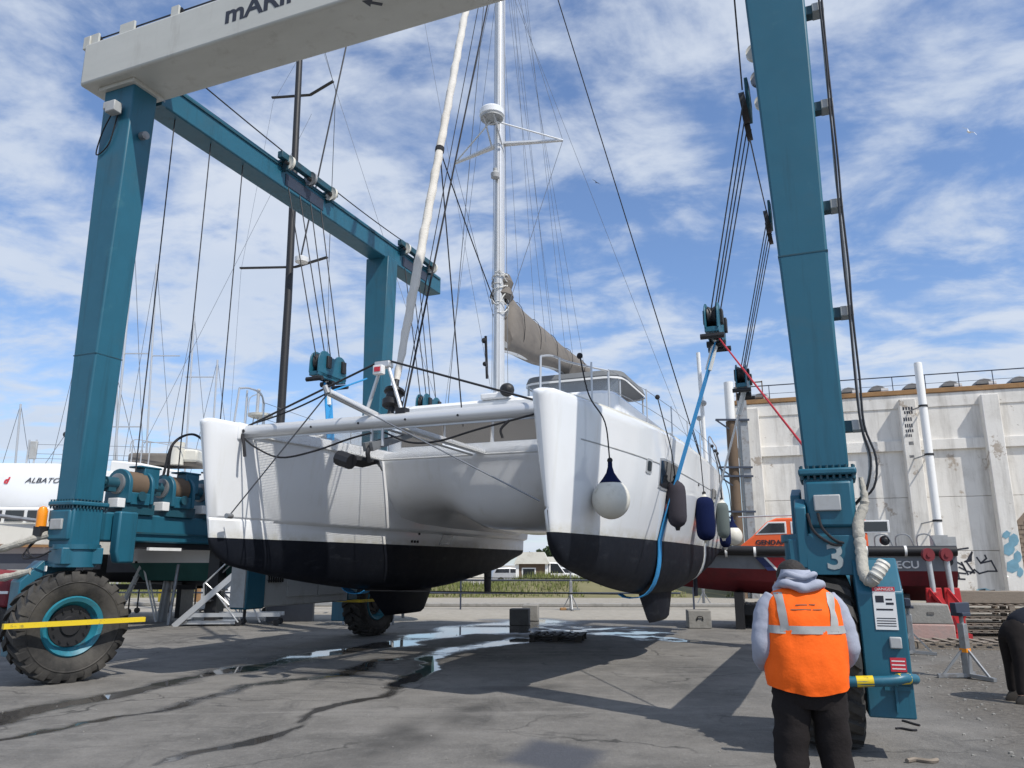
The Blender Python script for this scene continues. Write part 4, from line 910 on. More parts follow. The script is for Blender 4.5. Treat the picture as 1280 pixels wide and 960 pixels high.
for i in range(9): ch.lathe([(.03,-.01),(.04,0),(.03,.01)], (2.52,CBY-.1+.01*i,3.62-i*.05), (1,.3*(-1)**i,0), 8, True)
ch.build('bow_chain', M['black'], CT)
# mast and rigging
MY, MZ0 = 5.35, 4.95
secs = []
for z in np.linspace(MZ0, 21.5, 12): secs.append([(.105*math.cos(t), MY-.02*(z-MZ0)*.0+.16*math.sin(t), z) for t in np.linspace(0, 2*math.pi, 21)[:-1]])
ms = MB().loft(secs, closed=True, caps=True).build('mast', M['mast'], CT)
MB().b2(-.28,.28,MY-.3,MY+.35,4.92,5.05).build('mast_step', M['gelcoat'], CT, bevel=.03)
MB().ball((.30,MY-.28,5.08), .14, 10, 8, (1.1,1,1)).build('rope_coil', M['black'], CT)
ZS = 10.7
tips = {}
for sg in (-1, 1):
    t = Vector((sg*1.32, MY+.42, ZS+.04)); tips[sg] = t
    MB().loft([[(sg*.08,MY-.06,ZS-.03),(sg*.08,MY+.08,ZS-.03),(sg*.08,MY+.08,ZS+.03),(sg*.08,MY-.06,ZS+.03)], [(t.x,t.y-.035,t.z-.02),(t.x,t.y+.035,t.z-.02),(t.x,t.y+.035,t.z+.02),(t.x,t.y-.035,t.z+.02)]], closed=True, caps=True).build('spreader', M['mast'], ms, bevel=.01)
    MB().tube([(sg*.05,MY-.42,ZS+.33), t], .018, 8).build('radar_stay', M['mast'], ms)
    r = MB().tube([(sg*.08,MY+.1,15.6), t], .006, 4).tube([t, (sg*.09,MY,6.6)], .006, 4); r.build('diamond_wire', M['wire'], CT)
    MB().tube([(sg*.06,MY+.05,19.4), (sg*3.38,9.4,3.98)], .014 if sg > 0 else .010, 5).build('cap_shroud', M['rope'] if sg > 0 else M['wire'], CT)
    MB().tube([(sg*.06,MY+.05,15.2), (sg*3.32,9.0,3.98)], .005, 4).build('lower_shroud', M['wire'], CT)
    for i, (a, y, z) in enumerate(((.5,8.6,6.75),(.3,9.6,6.7),(.5,10.2,6.7),(.35,7.4,6.7))):
        MB().tube([(sg*.07,MY+.17,20-i*1.6), (sg*(a*.5+.12),y,z)], .0045, 4).build('lazy_jack', M['wire'], CT)
for x, y in ((-.05,MY-.24),(.09,MY-.2),(.16,MY+.1)): MB().tube([(x,y,5.1),(x*.6,MY-.19,20)], .006, 4).build('halyard', M['wire'], CT)
MB().tube([(-.1,MY-.2,5.2),(-2.1,MY-.5,16)], .004, 4).build('flag_halyard', M['wire'], CT)
rd = MB().lathe([(0,-.10),(.23,-.10),(.27,-.06),(.27,.06),(.24,.10),(.1,.13),(0,.135)], (0,MY-.44,ZS+.50), (0,0,1), 24).build('radar', M['gelcoat'], ms)
MB().lathe([(0,0),(.25,0),(.25,.03)], (0,MY-.44,ZS+.375), (0,0,1), 20).build('radar_base', M['greybox'], rd)
MB().bar((-.12,MY-.16,ZS-.12),(-.12,MY-.6,ZS+.38),.03,.03).bar((.12,MY-.16,ZS-.12),(.12,MY-.6,ZS+.38),.03,.03).bar((-.15,MY-.3,ZS+.36),(.15,MY-.3,ZS+.36),.03,.03).build('radar_bracket', M['mast'], rd)
MB().lathe([(0,-.14),(.09,-.12),(.10,-.02),(.05,.03),(.05,.10),(0,.12)], (0,MY-.24,9.9), (0,0,1), 12).build('steaming_light', M['greybox'], ms)
# boom with the mainsail in its bag, hanging slack near the mast
b0 = Vector((0,MY+.2,6.15)); b1 = Vector((0.3,10.6,6.55))
bo = MB().tube([b0, b1], .11, 12).build('boom', M['mast'], CT)
secs = []
for i in range(25):
    t = i/24; p = b0.lerp(b1, t); h = lerp(1.3, .36, t**.7)*(1-.6*max(0,1-t*14)); w = lerp(.20,.14,t)*(1+.04*math.sin(i*1.7))
    P = [(w*.55,-.10),(w*1.05,.10),(w*1.1,h*.35),(w*.75,h*.7),(w*.25,h*.97),(0,h*1.0),(-w*.25,h*.95),(-w*.8,h*.66),(-w*1.1,h*.33),(-w*1.0,.08),(-w*.5,-.10)]
    secs.append([(p.x+x*(1+.06*math.sin(k*2.3+i*.5)), p.y, p.z+z+.02*math.sin(k*1.9+i*.6)) for k, (x, z) in enumerate(P)])
sb = MB().loft(secs, closed=True, caps=True).build('sail_bag', M['sailbag'], CT, ang=70)
for i, t in enumerate((.12,.3,.5,.7,.88)):
    p = b0.lerp(b1, t); h = lerp(1.3,.36,t**.7)
    MB().tube([(p.x+lerp(.24,.17,t)*math.cos(a), p.y, p.z+h*.46+h*.56*math.sin(a)) for a in np.linspace(0,2*math.pi,15)], .008, 4).build('sail_tie', M['rope'], sb)
MB().lathe([(.18,0),(.26,.1),(.20,.28),(.24,.42),(.16,.6)], (0,MY+.12,7.1), (0,.12,1), 12).build('sail_head_bundle', M['sailbag'], sb)
bd = MB()
for i in range(14):
    a0 = random.uniform(0,6.3); z = random.uniform(6.9,7.7); bd.tube(spline([(.17*math.cos(a0+q), MY+.05+.22*math.sin(a0+q), z+random.uniform(-.15,.15)) for q in (0,.9,1.8,2.7)],4), .012, 5)
bd.build('tie_ropes', M['whitestrap'], sb)
MB().tube([(-.22,MY-.1,5.4),(-.25,MY-.12,6.3)], .03, 8).ball((-.27,MY-.15,6.2),.06,8,6).ball((-.25,MY-.15,5.7),.05,8,6).build('halyard_tail', M['rope'], CT)
# hard top over the cockpit
ht = MB().loft([rrect(-.65,1.75,8.4,11.2,.4,5.98), rrect(-.70,1.80,8.35,11.25,.42,6.03), rrect(-.66,1.76,8.4,11.2,.4,6.16), rrect(-.3,1.4,8.8,10.8,.4,6.24)], closed=True, caps=True).build('hard_top', M['grey'], CT)
MB().loft([rrect(-.70,1.80,8.34,11.25,.42,5.95), rrect(-.70,1.80,8.34,11.25,.42,6.0)], closed=True).build('top_edge', M['white'], ht)
for x in (-.6,1.7):
    for y in (8.6,11.0): MB().tube([(x,y,4.9),(x,y,6.0)], .025, 8).build('top_post', M['alu'], ht)
M['clear'] = bpy.data.materials.new('clear_vinyl'); M['clear'].use_nodes = True
_n = M['clear'].node_tree; _b = _n.nodes['Principled BSDF']; _b.inputs['Base Color'].default_value = (.35,.42,.5,1); _b.inputs['Roughness'].default_value = .1; _b.inputs['Alpha'].default_value = .38
MB().add([(-.6,8.45,5.35),(1.7,8.45,5.35),(1.7,8.5,5.98),(-.6,8.5,5.98)], [(0,1,2,3)]).build('spray_screen', M['clear'], ht)
# pulpits, stanchions, lifelines
def deckx(y, s=1): k = (y-.25)/12.35; return HC + (wid(k)['wo']-.10 if s > 0 else -wid(k)['wi']+.02)
for sg in (-1, 1):
    zd = 3.9; pl = MB()
    pts = [(sg*deckx(.75,-1),.75,zd+.0),(sg*deckx(.8,-1),.8,zd+.56),(sg*(deckx(1.1,-1)+.1),1.1,zd+.63),(sg*HC,1.5,zd+.63),(sg*deckx(2.1),2.1,zd+.60)]
    pl.tube(spline(pts[1:], 5), .016, 8).tube(pts[:2], .016, 8)
    for x, y in ((HC-.02,1.15),(deckx(1.55),1.55),(deckx(2.1),2.1)): pl.tube([(sg*x,y,zd),(sg*x,y,zd+.61)], .015, 8)
    pl.build('pulpit', M['alu'], CT)
    ys = [2.1,3.7,5.3,6.9,8.5,10.1,11.6]
    for y in ys[1:]: MB().tube([(sg*deckx(y),y,zd+.02),(sg*deckx(y),y,zd+.64)], .013, 8).build('stanchion', M['alu'], CT)
    for z in (.33,.62): MB().tube([(sg*deckx(y),y,zd+z) for y in ys], .005, 4).build('lifeline', M['wire'], CT)
    MB().tube(spline([(sg*deckx(9.8),9.8,zd+.02),(sg*deckx(9.9),9.9,zd+.75),(sg*deckx(11),11,zd+.78),(sg*deckx(11.9),11.9,zd+.7),(sg*deckx(11.9),11.9,zd-.1)],5), .015, 8).build('stern_rail', M['alu'], CT)
    ys2 = np.linspace(.9, 11, 24)
    MB().loft([[(sg*(deckx(y)+.04),y,zsheer((y-.25)/12.35)-.005),(sg*(deckx(y)+.04),y,zsheer((y-.25)/12.35)+.03),(sg*(deckx(y)-.0),y,zsheer((y-.25)/12.35)+.03),(sg*(deckx(y)-.0),y,zsheer((y-.25)/12.35)-.005)] for y in ys2], closed=True, caps=True).build('toe_rail', M['offwhite'], CT)
# pole on the near quarter
q0 = (3.12,12.0,3.0); q1 = (3.05,12.05,7.35)
sp2 = MB().tube([q0, q1], .055, 12).build('stern_pole', M['white'], CT)
MB().ball((3.14,11.9,5.9),.08,8,6).ball((3.0,11.9,5.5),.07,8,6).tube([(3.0,11.9,5.5),(3.05,11.9,4.9)], .02, 6).build('pole_fittings', M['greybox'], sp2)
# ---------------------------------------------------------------- fenders along the near side
def rail_z(): return 4.5
def fender(name, u, v, rad, length, m_, label, kind='cyl', ytop=None, group=None, cap=None):
    z = 2.6
    for _ in range(4):
        y = hull_y(u, z, rad); x = outer_x(y, z)+rad+.01; p = GW(BX+x, y, z); vv = proj(p)[1]; z += (vv-v)*p.y/FPX
    return place_fender(name, x, y, z, rad, length, m_, label, kind, ytop, cap)
def place_fender(name, x, y, z, rad, length, m_, label, kind, ytop, cap):
    rt = empty(name, GW(BX+x, y, z), GA, label, 'fender'); ytop = y if ytop is None else ytop
    if kind == 'ball':
        MB().ball((0,0,0), rad, 28, 18, (1,1,1.04)).build('ball', m_, rt)
        MB().lathe([(.0,rad+.26),(.03,rad+.26),(.033,rad+.18),(.055,rad+.10),(.10,rad+.03),(rad*.60,rad*.84),(rad*.58,rad*.82)], n=22).build('neck', M['navy'], rt); zt = rad+.25
    else:
        h = length/2
        MB().lathe([(0,-h),(rad*.35,-h),(rad*.7,-h+.035),(rad*.93,-h+.10),(rad,-h+.18),(rad*1.01,0),(rad,h-.18),(rad*.92,h-.09),(rad*.65,h-.03),(rad*.3,h),(0,h)], n=24).build('cover', m_, rt)
        MB().lathe([(0,h+.07),(.03,h+.07),(.04,h+.02),(.1,h-.03)], n=10).lathe([(0,-h-.06),(.03,-h-.06),(.05,-h),(.1,-h+.05)], n=10).build('eyelet', cap or M['fenderwhite'], rt); zt = h+.05
    ky = lambda q: deckx(q)-x
    MB().tube(spline([(0,0,zt), (-.02,(ytop-y)*.35,lerp(zt,3.93-z,.62)), (ky(ytop)+.13,ytop-y,3.95-z), (ky(ytop)+.01,ytop-y,4.52-z)],6), .011, 6).ball((0,0,zt+.02),.04,8,6).ball((ky(ytop)+.01,ytop-y,4.52-z),.045,8,6).build('lanyard', M['rope'], rt)
    return rt
fender('ball_fender', 763, 624, .26, 0, M['fenderwhite'], 'round white ball fender with navy neck hanging beside the bow', 'ball', 1.2)
fender('cylinder_fender', 845, 630, .165, .78, M['fendergrey'], 'charcoal cylindrical fender hanging below the hull window', ytop=4.3, cap=M['black'])
fender('cylinder_fender', 881, 648, .19, .88, M['navy'], 'fat navy blue cylindrical fender between the charcoal and grey-green fenders')
fender('cylinder_fender', 903, 650, .15, .86, M['fendergreen'], 'grey-green cylindrical fender hanging on the catamaran side')
place_fender('cylinder_fender', outer_x(11.3,2.5)+.16, 11.3, 2.52, .14, .82, M['navy'], 'slim navy fender next to the white ball fender at the stern', 'cyl', None, None)
place_fender('ball_fender', outer_x(12.2,2.5)+.22, 12.2, 2.42, .24, 0, M['fenderwhite'], 'white ball fender at the stern, past the slim navy fender', 'ball', 11.8, None)
# ---------------------------------------------------------------- slings under the hulls
def sling(yb, label, m_, wdt):
    rt = empty('lifting_sling', GW(0, yb, 0), GA, label, 'sling')
    k = (yb-.6)/12; B = [(p[0]+BX, p[2]) for p in bot_section(k, 1)]; F = [(p[0]+BX, p[2]) for p in bot_section(k, -1)]
    def off(P, c): # push outwards a little
        o = []
        for x, z in P: d = Vector((x-c, z-2.2)); d.normalize(); o.append((x+d.x*.015, z+d.y*.015))
        return o
    B = off(B, HC+BX); F = off(F, -HC+BX)
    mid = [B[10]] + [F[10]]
    path = [(3.78,5.5)] + [(BX+outer_x(yb, z)+.02, z) for z in (2.35,)] + B[:11] + [None] + F[:11][::-1] + [(BX-outer_x(yb,z)-.02, z) for z in (2.35,)] + [(-4.42,5.5)]
    def thick(P):
        n = len(P); o = []
        for i in range(n):
            d = Vector(P[min(i+1,n-1)][0])-Vector(P[max(i-1,0)][0]); d.normalize(); nn = Vector((d.z,0,-d.x))*.008
            a, b = Vector(P[i][0]), Vector(P[i][1]); o.append([a-nn,b-nn,b+nn,a+nn])
        return o
    rib = lambda q, w: thick([[(x,-w/2,z),(x,w/2,z)] for x, z in q])
    cut = path.index(None)
    for q in (path[:cut], path[cut+1:]): MB().loft(rib(q, wdt), closed=True, caps=True).build('webbing', m_, rt)
    MB().loft(rib(mid, wdt*.7), closed=True, caps=True).build('shaded_belly', M['black'], rt)  # sling's middle run; black colour stands for the shade under the boat
    for (xa, xb) in ((3.78, BX+outer_x(yb,2.35)+.02), (-4.42, BX-outer_x(yb,2.35)-.02)):
        MB().tube([(xa,0,5.55),(lerp(xa,xb,.15),0,lerp(5.5,2.35,.15))], .06, 8).build('sleeve', M['whitestrap'], rt)
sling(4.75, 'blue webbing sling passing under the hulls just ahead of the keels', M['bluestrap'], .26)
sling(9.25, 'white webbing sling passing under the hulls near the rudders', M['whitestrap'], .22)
# ---------------------------------------------------------------- people
def skin_fig(name, verts, edges, radii, mt, parent, sub=2, root=0):
    me = bpy.data.meshes.new(name); me.from_pydata(verts, edges, []); o = bpy.data.objects.new(name, me); col.objects.link(o); o.parent = parent
    s = o.modifiers.new('skin', 'SKIN'); s.use_smooth_shade = True
    me.skin_vertices[0].data[0].use_root = False
    for i, r in enumerate(radii):
        d = me.skin_vertices[0].data[i]; d.radius = r if isinstance(r, tuple) else (r, r); d.use_root = (i == root)
    b = o.modifiers.new('sub', 'SUBSURF'); b.levels = sub; b.render_levels = sub
    me.materials.append(mt); return o
def ell(cx, cy, z, a, b, n=28, p=1.0, fold=0, ph=0):
    o = []
    for k in range(n):
        t = 2*math.pi*k/n; c, s = math.cos(t), math.sin(t); f = 1 + fold*math.sin(5*t+ph+z*23) + fold*.7*math.sin(9*t-ph*2+z*41)
        o.append((cx+a*f*math.copysign(abs(c)**p, c), cy+b*f*math.copysign(abs(s)**p, s), z))
    return o
M['skin'] = mat('skin', (.42,.25,.18), .55, var=.08); M['hair'] = mat('dark_hair', (.018,.014,.012), .7, bump=.6, bs=60)
M['hoodie'] = mat('heather_grey_sweatshirt', (.33,.35,.42), .95, var=.12, vs=30, bump=.3, bs=12, spec=.1)
M['vest'] = mat('hi_vis_orange', (.95,.135,.012), .75, var=.06, vs=6, bump=.5, bs=7, spec=.2)
M['tape'] = mat('reflective_tape', (.36,.36,.35), .45, var=.12, vs=20)
M['trouser'] = mat('black_trousers', (.020,.017,.017), .9, var=.3, bump=.5, bs=10, spec=.15)
M['shoe'] = mat('work_boot', (.03,.025,.02), .7)
def man():
    rt = empty('person', (1.98, 5.45, 0), R(-6), 'man in orange hi-vis vest and grey hoodie, head bowed, seen from behind', 'person')
    V = [(0,.02,.98),(0,.03,1.15),(0,.05,1.32),(0,.06,1.46),(0,.14,1.53),(0,.25,1.565),(0,.33,1.50),
         (-.12,.02,.92),(-.15,.03,.50),(-.16,-.01,.09),(-.17,.13,.05), (.12,.02,.92),(.15,.03,.50),(.17,-.01,.09),(.19,.13,.05),
         (-.18,.05,1.42),(-.26,.03,1.17),(-.20,.27,1.02),(-.13,.36,1.02), (.18,.05,1.42),(.26,.03,1.17),(.20,.27,1.02),(.13,.36,1.02)]
    E = [(0,1),(1,2),(2,3),(3,4),(4,5),(5,6),(0,7),(7,8),(8,9),(9,10),(0,11),(11,12),(12,13),(13,14),(3,15),(15,16),(16,17),(17,18),(3,19),(19,20),(20,21),(21,22)]
    Rr = [(.17,.13),(.18,.14),(.18,.13),(.12,.10),.065,(.085,.10),(.065,.07),.09,.062,.045,.04,.09,.062,.045,.04,.06,.048,.038,.035,.06,.048,.038,.035]
    body = skin_fig('body', V, E, Rr, M['skin'], rt)
    # fingers closed round a small remote held at the waist
    for sx in (-1, 1):
        for k in range(5):
            bx = sx*(.145-.0*k); z = 1.055-k*.02 if k else 1.07; L = (.05,.075,.08,.075,.06)[k]
            pts = [(bx, .38, z), (bx-sx*.02, .38+L*.6, z+.004), (bx-sx*.05, .38+L*.8, z-.004)] if k else [(bx+sx*.005,.37,1.045),(bx-sx*.03,.385,1.085),(bx-sx*.06,.40,1.09)]
            MB().tube(spline(pts,3), .0095, 8).build('finger', M['skin'], body)
    rem = MB().b2(-.1,.1,.40,.47,.97,1.08).build('remote_control', M['yellow'], None, bevel=.012)
    rem.location = rt.location; rem.rotation_euler = rt.rotation_euler; tag(rem, 'small yellow remote control held by the man in the orange vest', 'remote control')
    # head details
    MB().ball((0,.235,1.622), .115, 20, 14, (.92,1.02,1.0)).build('hair', M['hair'], rt)
    for sx in (-1,1): MB().ball((sx*.105,.29,1.55), .03, 8, 6, (.4,.8,1.1)).build('ear', M['skin'], body)
    MB().ball((0,.40,1.50), .022, 8, 6, (.7,1,1)).build('nose', M['skin'], body)
    # trousers
    tv = [(0,.02,1.0),(-.02,.02,.93),(-.125,.02,.82),(-.150,.03,.50),(-.165,.0,.12),(.02,.02,.93),(.125,.02,.82),(.155,.03,.50),(.175,.0,.12)]
    for sx in (-1, 1):
        P = spline([(sx*.10,.02,.96),(sx*.118,.02,.80),(sx*.138,.03,.52),(sx*.155,.0,.26),(sx*.168,.0,.07)], 7)
        MB().tube(P, [lerp(.135,.092,min(1,i/22))*(1+.025*math.sin(i*1.7)+.02*math.sin(i*2.9+sx)) for i in range(len(P))], 20).build('trouser_leg', M['trouser'], rt, ang=80)
    if 0: skin_fig('trousers', tv, [(0,1),(1,2),(2,3),(3,4),(0,5),(5,6),(6,7),(7,8)], [(.20,.16),(.16,.15),(.128,.135),(.098,.105),(.085,.095),(.16,.15),(.128,.135),(.098,.105),(.085,.095)], M['trouser'], rt)
    MB().loft([ell(0,.02,z,a,b,fold=.008) for z,a,b in ((.78,.19,.125),(.82,.225,.145),(.88,.232,.16),(1.0,.232,.172),(1.08,.225,.165))], closed=True).build('waist', M['trouser'], rt)
    for sx in (-1,1): MB().loft([ell(sx*.17+sx*.005,.05,z,a,b,14) for z,a,b in ((0,.05,.135),(.03,.054,.14),(.07,.05,.12),(.12,.048,.07))], closed=True, caps=True).build('boot', M['shoe'], rt)
    # sweatshirt sleeves and hood
    for sx in (-1, 1):
        P = spline([(sx*.16,.05,1.475),(sx*.225,.045,1.39),(sx*.268,.02,1.25),(sx*.28,.02,1.14),(sx*.255,.13,1.06),(sx*.20,.27,1.02),(sx*.16,.33,1.02)], 6)
        rad = [lerp(.082,.085,min(1,i/7)) if i < 8 else lerp(.085,.055,(i-8)/28) for i in range(len(P))]
        rad = [r*(1+.02*math.sin(i*1.9+sx)+.015*math.sin(i*3.1)) for i, r in enumerate(rad)]
        MB().tube(P, rad, 18).build('sleeve', M['hoodie'], rt, ang=80)
    hs = []
    for i in range(9):
        t = i/8; z = lerp(1.505,1.665,t); hs.append(ell(0, .07+.05*t, z+0, (.175,.172,.162,.15,.138,.126,.114,.104,.095)[i], (.125,.148,.152,.15,.14,.13,.118,.105,.095)[i], 28, 1, .022, i*.35))
    MB().loft(hs, closed=True).build('hood', M['hoodie'], rt, ang=80)
    MB().tube(spline([(-.15,.12,1.53),(-.12,-.045,1.575),(0,-.085,1.545),(.12,-.045,1.575),(.15,.12,1.53)],6), [.018+.016*math.sin(math.pi*i/24)+.004*math.sin(i*1.3) for i in range(25)], 12).build('hood_roll', M['hoodie'], rt, ang=80)
    MB().tube(spline([(-.12,.12,1.60),(-.09,-.02,1.635),(0,-.055,1.615),(.09,-.02,1.635),(.12,.12,1.60)],6), [.012+.010*math.sin(math.pi*i/24) for i in range(25)], 12).build('hood_roll', M['hoodie'], rt, ang=80)
    # vest: one cloth shell with straight hem, dipped at the back, and tape bands laid over it
    prof = [(.915,.262,.205),(.95,.268,.212),(1.0,.275,.218),(1.1,.272,.215),(1.2,.268,.208),(1.3,.262,.195),(1.38,.258,.178),(1.44,.246,.158),(1.485,.222,.135),(1.52,.180,.112),(1.545,.14,.095)]
    def vsec(z, a, b, k=1.0, ph=0):
        o = []
        for q in ell(0,.035,z,a*k,b*k,48,.86,.0,0):
            t = math.atan2(q[1]-.035, q[0]); f = 1+.012*math.sin(6*t+z*19)+.009*math.sin(11*t-z*37)+.006*math.sin(17*t+z*60)
            zz = z - (.045*max(0,-math.sin(t))**2*(1-(z-.915)/.2) if z < 1.09 else 0); o.append((q[0]*f, .035+(q[1]-.035)*f, zz))
        return o
    MB().loft([vsec(*p) for p in prof], closed=True).build('vest', M['vest'], rt, ang=80)
    def pa(z):
        for (z0,a0,b0),(z1,a1,b1) in zip(prof[:-1], prof[1:]):
            if z0 <= z <= z1: t = (z-z0)/(z1-z0); return lerp(a0,a1,t), lerp(b0,b1,t)
        return prof[-1][1:]
    bz = [1.255,1.27,1.29,1.305]
    MB().loft([vsec(z, *pa(z), 1.014) for z in bz], closed=True).build('reflective_band', M['tape'], rt, ang=80)
    def onvest(x, z, k=1.016, back=True):
        a, b = pa(z); s = min(.98, abs(x)/(a*k)); y = b*k*(1-s**(2/.86))**(.86/2); t = math.atan2(-y, x); f = 1+.012*math.sin(6*t+z*19)+.009*math.sin(11*t-z*37)+.006*math.sin(17*t+z*60)
        return (x*f, .035-y*f, z)
    for sx in (-1, 1):
        g = [[onvest(sx*(.135+w_+.03*(z-1.27)), z, 1.02) for w_ in (0,.018,.036,.052)] for z in np.linspace(1.27,1.515,14)]
        MB().loft(g).build('reflective_band', M['tape'], rt, ang=80)
    pr = MB()
    for (xa,xb,z) in ((-.075,.0,1.435),(.01,.05,1.437),(-.11,.02,1.405),(.03,.09,1.405)): pr.loft([[onvest(x,z,1.012) for x in np.linspace(xa,xb,5)], [onvest(x,z+.006,1.012) for x in np.linspace(xa,xb,5)]])
    pr.build('faded_print', M['rustpost'], rt)
man()
ctex = bpy.data.textures.new('cloth_folds', 'CLOUDS'); ctex.noise_scale = .11; ctex.noise_depth = 2
def wrinkle(o, st, lv):
    if lv: q = o.modifiers.new('fine', 'SUBSURF'); q.levels = lv; q.render_levels = lv
    d = o.modifiers.new('folds', 'DISPLACE'); d.texture = ctex; d.strength = st; d.mid_level = .5; d.texture_coords = 'LOCAL'
for o in list(bpy.data.objects):
    n = o.name.split('.')[0]
    if o.parent and o.parent.name.startswith('person'):
        if n == 'sleeve': wrinkle(o, .016, 1)
        elif n in ('hood', 'hood_roll'): wrinkle(o, .018, 1)
        elif n in ('vest', 'reflective_band', 'faded_print'): wrinkle(o, .028, 1 if n == 'vest' else 0)
        elif n in ('trousers', 'waist', 'trouser_leg'): wrinkle(o, .035, 0)
def worker():
    p = gnd(1268, 878); rt = empty('person', (p.x+.10, p.y, 0), R(90), 'person in black work clothes bending forward beside the jack stand', 'person')
    # bends towards +x of the picture: local -x here
    V = [(0,0,.88),(0,-.16,1.0),(0,-.34,1.06),(0,-.50,1.04),(0,-.60,.98),(0,-.70,.92),(0,-.76,.84),
         (-.10,.02,.80),(-.12,.03,.45),(-.13,.08,.08),(-.135,.0,.05),(.10,.02,.80),(.13,-.0,.45),(.14,.02,.08),(.14,-.04,.05),
         (-.19,-.47,1.02),(-.22,-.52,.75),(-.18,-.6,.52),(-.17,-.63,.43),(.19,-.47,1.02),(.22,-.52,.75),(.18,-.6,.52),(.17,-.63,.43)]
    E = [(0,1),(1,2),(2,3),(3,4),(4,5),(5,6),(0,7),(7,8),(8,9),(9,10),(0,11),(11,12),(12,13),(13,14),(3,15),(15,16),(16,17),(17,18),(3,19),(19,20),(20,21),(21,22)]
    Rr = [(.17,.14),(.17,.14),(.18,.14),(.14,.11),.06,(.085,.10),.07,.10,.07,.045,.03,.10,.07,.045,.03,.065,.05,.04,.04,.065,.05,.04,.04]
    b = skin_fig('body', V, E, Rr, M['skin'], rt)
    Rc = [(q[0]*1.12, q[1]*1.12) if isinstance(q, tuple) else q*1.22 for q in Rr]
    idx = [0,7,8,9,11,12,13,1]
    skin_fig('trousers', [V[i] for i in idx], [(0,1),(1,2),(2,3),(0,4),(4,5),(5,6),(0,7)], [Rc[i] for i in idx], M['trouser'], rt)
    idx = [0,1,2,3,15,16,17,19,20,21]
    M['jacket'] = mat('black_jacket', (.014,.016,.024), .85, var=.3, bump=.5, bs=12, spec=.2)
    skin_fig('jacket', [V[i] for i in idx], [(0,1),(1,2),(2,3),(3,4),(4,5),(5,6),(3,7),(7,8),(8,9)], [Rc[i] for i in idx], M['jacket'], rt)
    MB().ball((0,-.70,.96), .115, 16, 12).build('hair', M['hair'], rt)
    for sx in (-1,1):
        MB().loft([ell(sx*.135,-.02+.04*(sx<0),z,a,bb,14) for z,a,bb in ((0,.05,.14),(.03,.055,.145),(.08,.05,.11),(.13,.05,.07))], closed=True, caps=True).build('boot', M['shoe'], rt)
        for k in range(5): MB().tube([(sx*.17+(k-2)*.018,-.635,.44),(sx*.17+(k-2)*.019,-.655,.40),(sx*.17+(k-2)*.018,-.645,.355+.008*abs(k-2))], .009, 7).build('finger', M['skin'], b)
worker()
# ---------------------------------------------------------------- yard clutter
def jack_stand(u, v, h, label, head=True, rz=0, s=1.0, m_=None):
    p = gnd(u, v); rt = empty('jack_stand', p, rz, label, 'jack stand', 'boat jack stands on the yard'); m_ = m_ or M['steel']
    MB().b2(-.05*s,.05*s,-.05*s,.05*s,.02,h*.72).build('tube', m_, rt, bevel=.008)
    MB().cyl((0,0,h*.6),(0,0,h*.95),.03*s,10).build('screw', M['steel'], rt)
    for k in range(3):
        t = 2*math.pi*k/3+.4; e = Vector((math.cos(t)*.42*s, math.sin(t)*.42*s, .03))
        MB().bar((0,0,.05), e, .07*s, .05*s).bar(e*.8+Vector((0,0,.03)), (0,0,h*.42), .03*s, .03*s).build('foot', m_, rt)
    if head: MB().b2(-.17*s,.17*s,-.05,.05,h*.86,h).b2(-.1*s,.1*s,-.1,.1,h*.82,h*.87).build('head_pad', M['bluesteel'], rt, bevel=.01)
    return rt
j = jack_stand(1211, 848, 1.12, 'dark grey jack stand with a flat pad and an orange band, clear of the barrier', rz=.5, s=1.05)
MB().b2(-.056,.056,-.056,.056,.38,.44).build('orange_band', M['amber'], j)
jack_stand(1141, 818, 1.05, 'grey jack stand close to the near wheel yoke, before the concrete barrier', rz=1.2)
jack_stand(714, 763, 1.5, 'slim grey jack stand in front of the grass bank', head=False, rz=.2)
j = jack_stand(880, 757, 1.35, 'grey A-frame jack stand behind the concrete cube with lifting loop', head=False, rz=1.0)
def slab(name, u, v, dims, rz, m_, label, cat, z0=0, dx=0, dy=0, group=None):
    p = gnd(u, v); o = MB().box((0,0,dims[2]/2), dims).build(name, m_, bevel=.025, loc=(p.x+dx, p.y+dims[1]/2+dy, z0)); o.rotation_euler = (0,0,rz); tag(o, label, cat, group); return o
slab('concrete_block', 650, 782, (.56,.42,.46), R(-8), M['concrete_dk'], 'front concrete keel block of the pair under the bridge deck', 'concrete block')
slab('concrete_block', 664, 777, (.48,.42,.48), R(-8), M['concrete'], 'rear paler concrete keel block behind its darker twin', 'concrete block', dy=.15)
cbk = slab('concrete_block', 877, 786, (.62,.6,.48), R(-6), M['concrete'], 'lone concrete cube with a lifting loop near the stern', 'concrete block')
MB().tube(spline([(-.08,-.305,.22),(-.06,-.33,.31),(.06,-.33,.31),(.08,-.305,.22)],5), .014, 6).build('lifting_loop', M['black'], cbk)
slab('brick_block', 704, 763, (.24,.14,.1), .2, M['rust'], 'small reddish brick lying by the slim jack stand', 'brick')
def pallet(name, p, rz, m_, label, L=1.2, W=1.0, n=7, z=0, tilt=0, group=None):
    rt = empty(name, (p[0], p[1], z), rz, label, 'pallet', group); rt.rotation_euler = (tilt, 0, rz)
    for k in range(n): MB().box((-L/2+.05+k*(L-.1)/(n-1), 0, .135), (.10, W, .02)).build('plank', m_, rt)
    for y in (-W/2+.05, 0, W/2-.05):
        MB().box((0,y,.115), (L,.09,.018)).build('stringer', m_, rt)
        for x in (-L/2+.07, 0, L/2-.07): MB().box((x,y,.062), (.12,.09,.085)).build('block', m_, rt)
        MB().box((0,y,.011), (L,.09,.018)).build('runner', m_, rt)
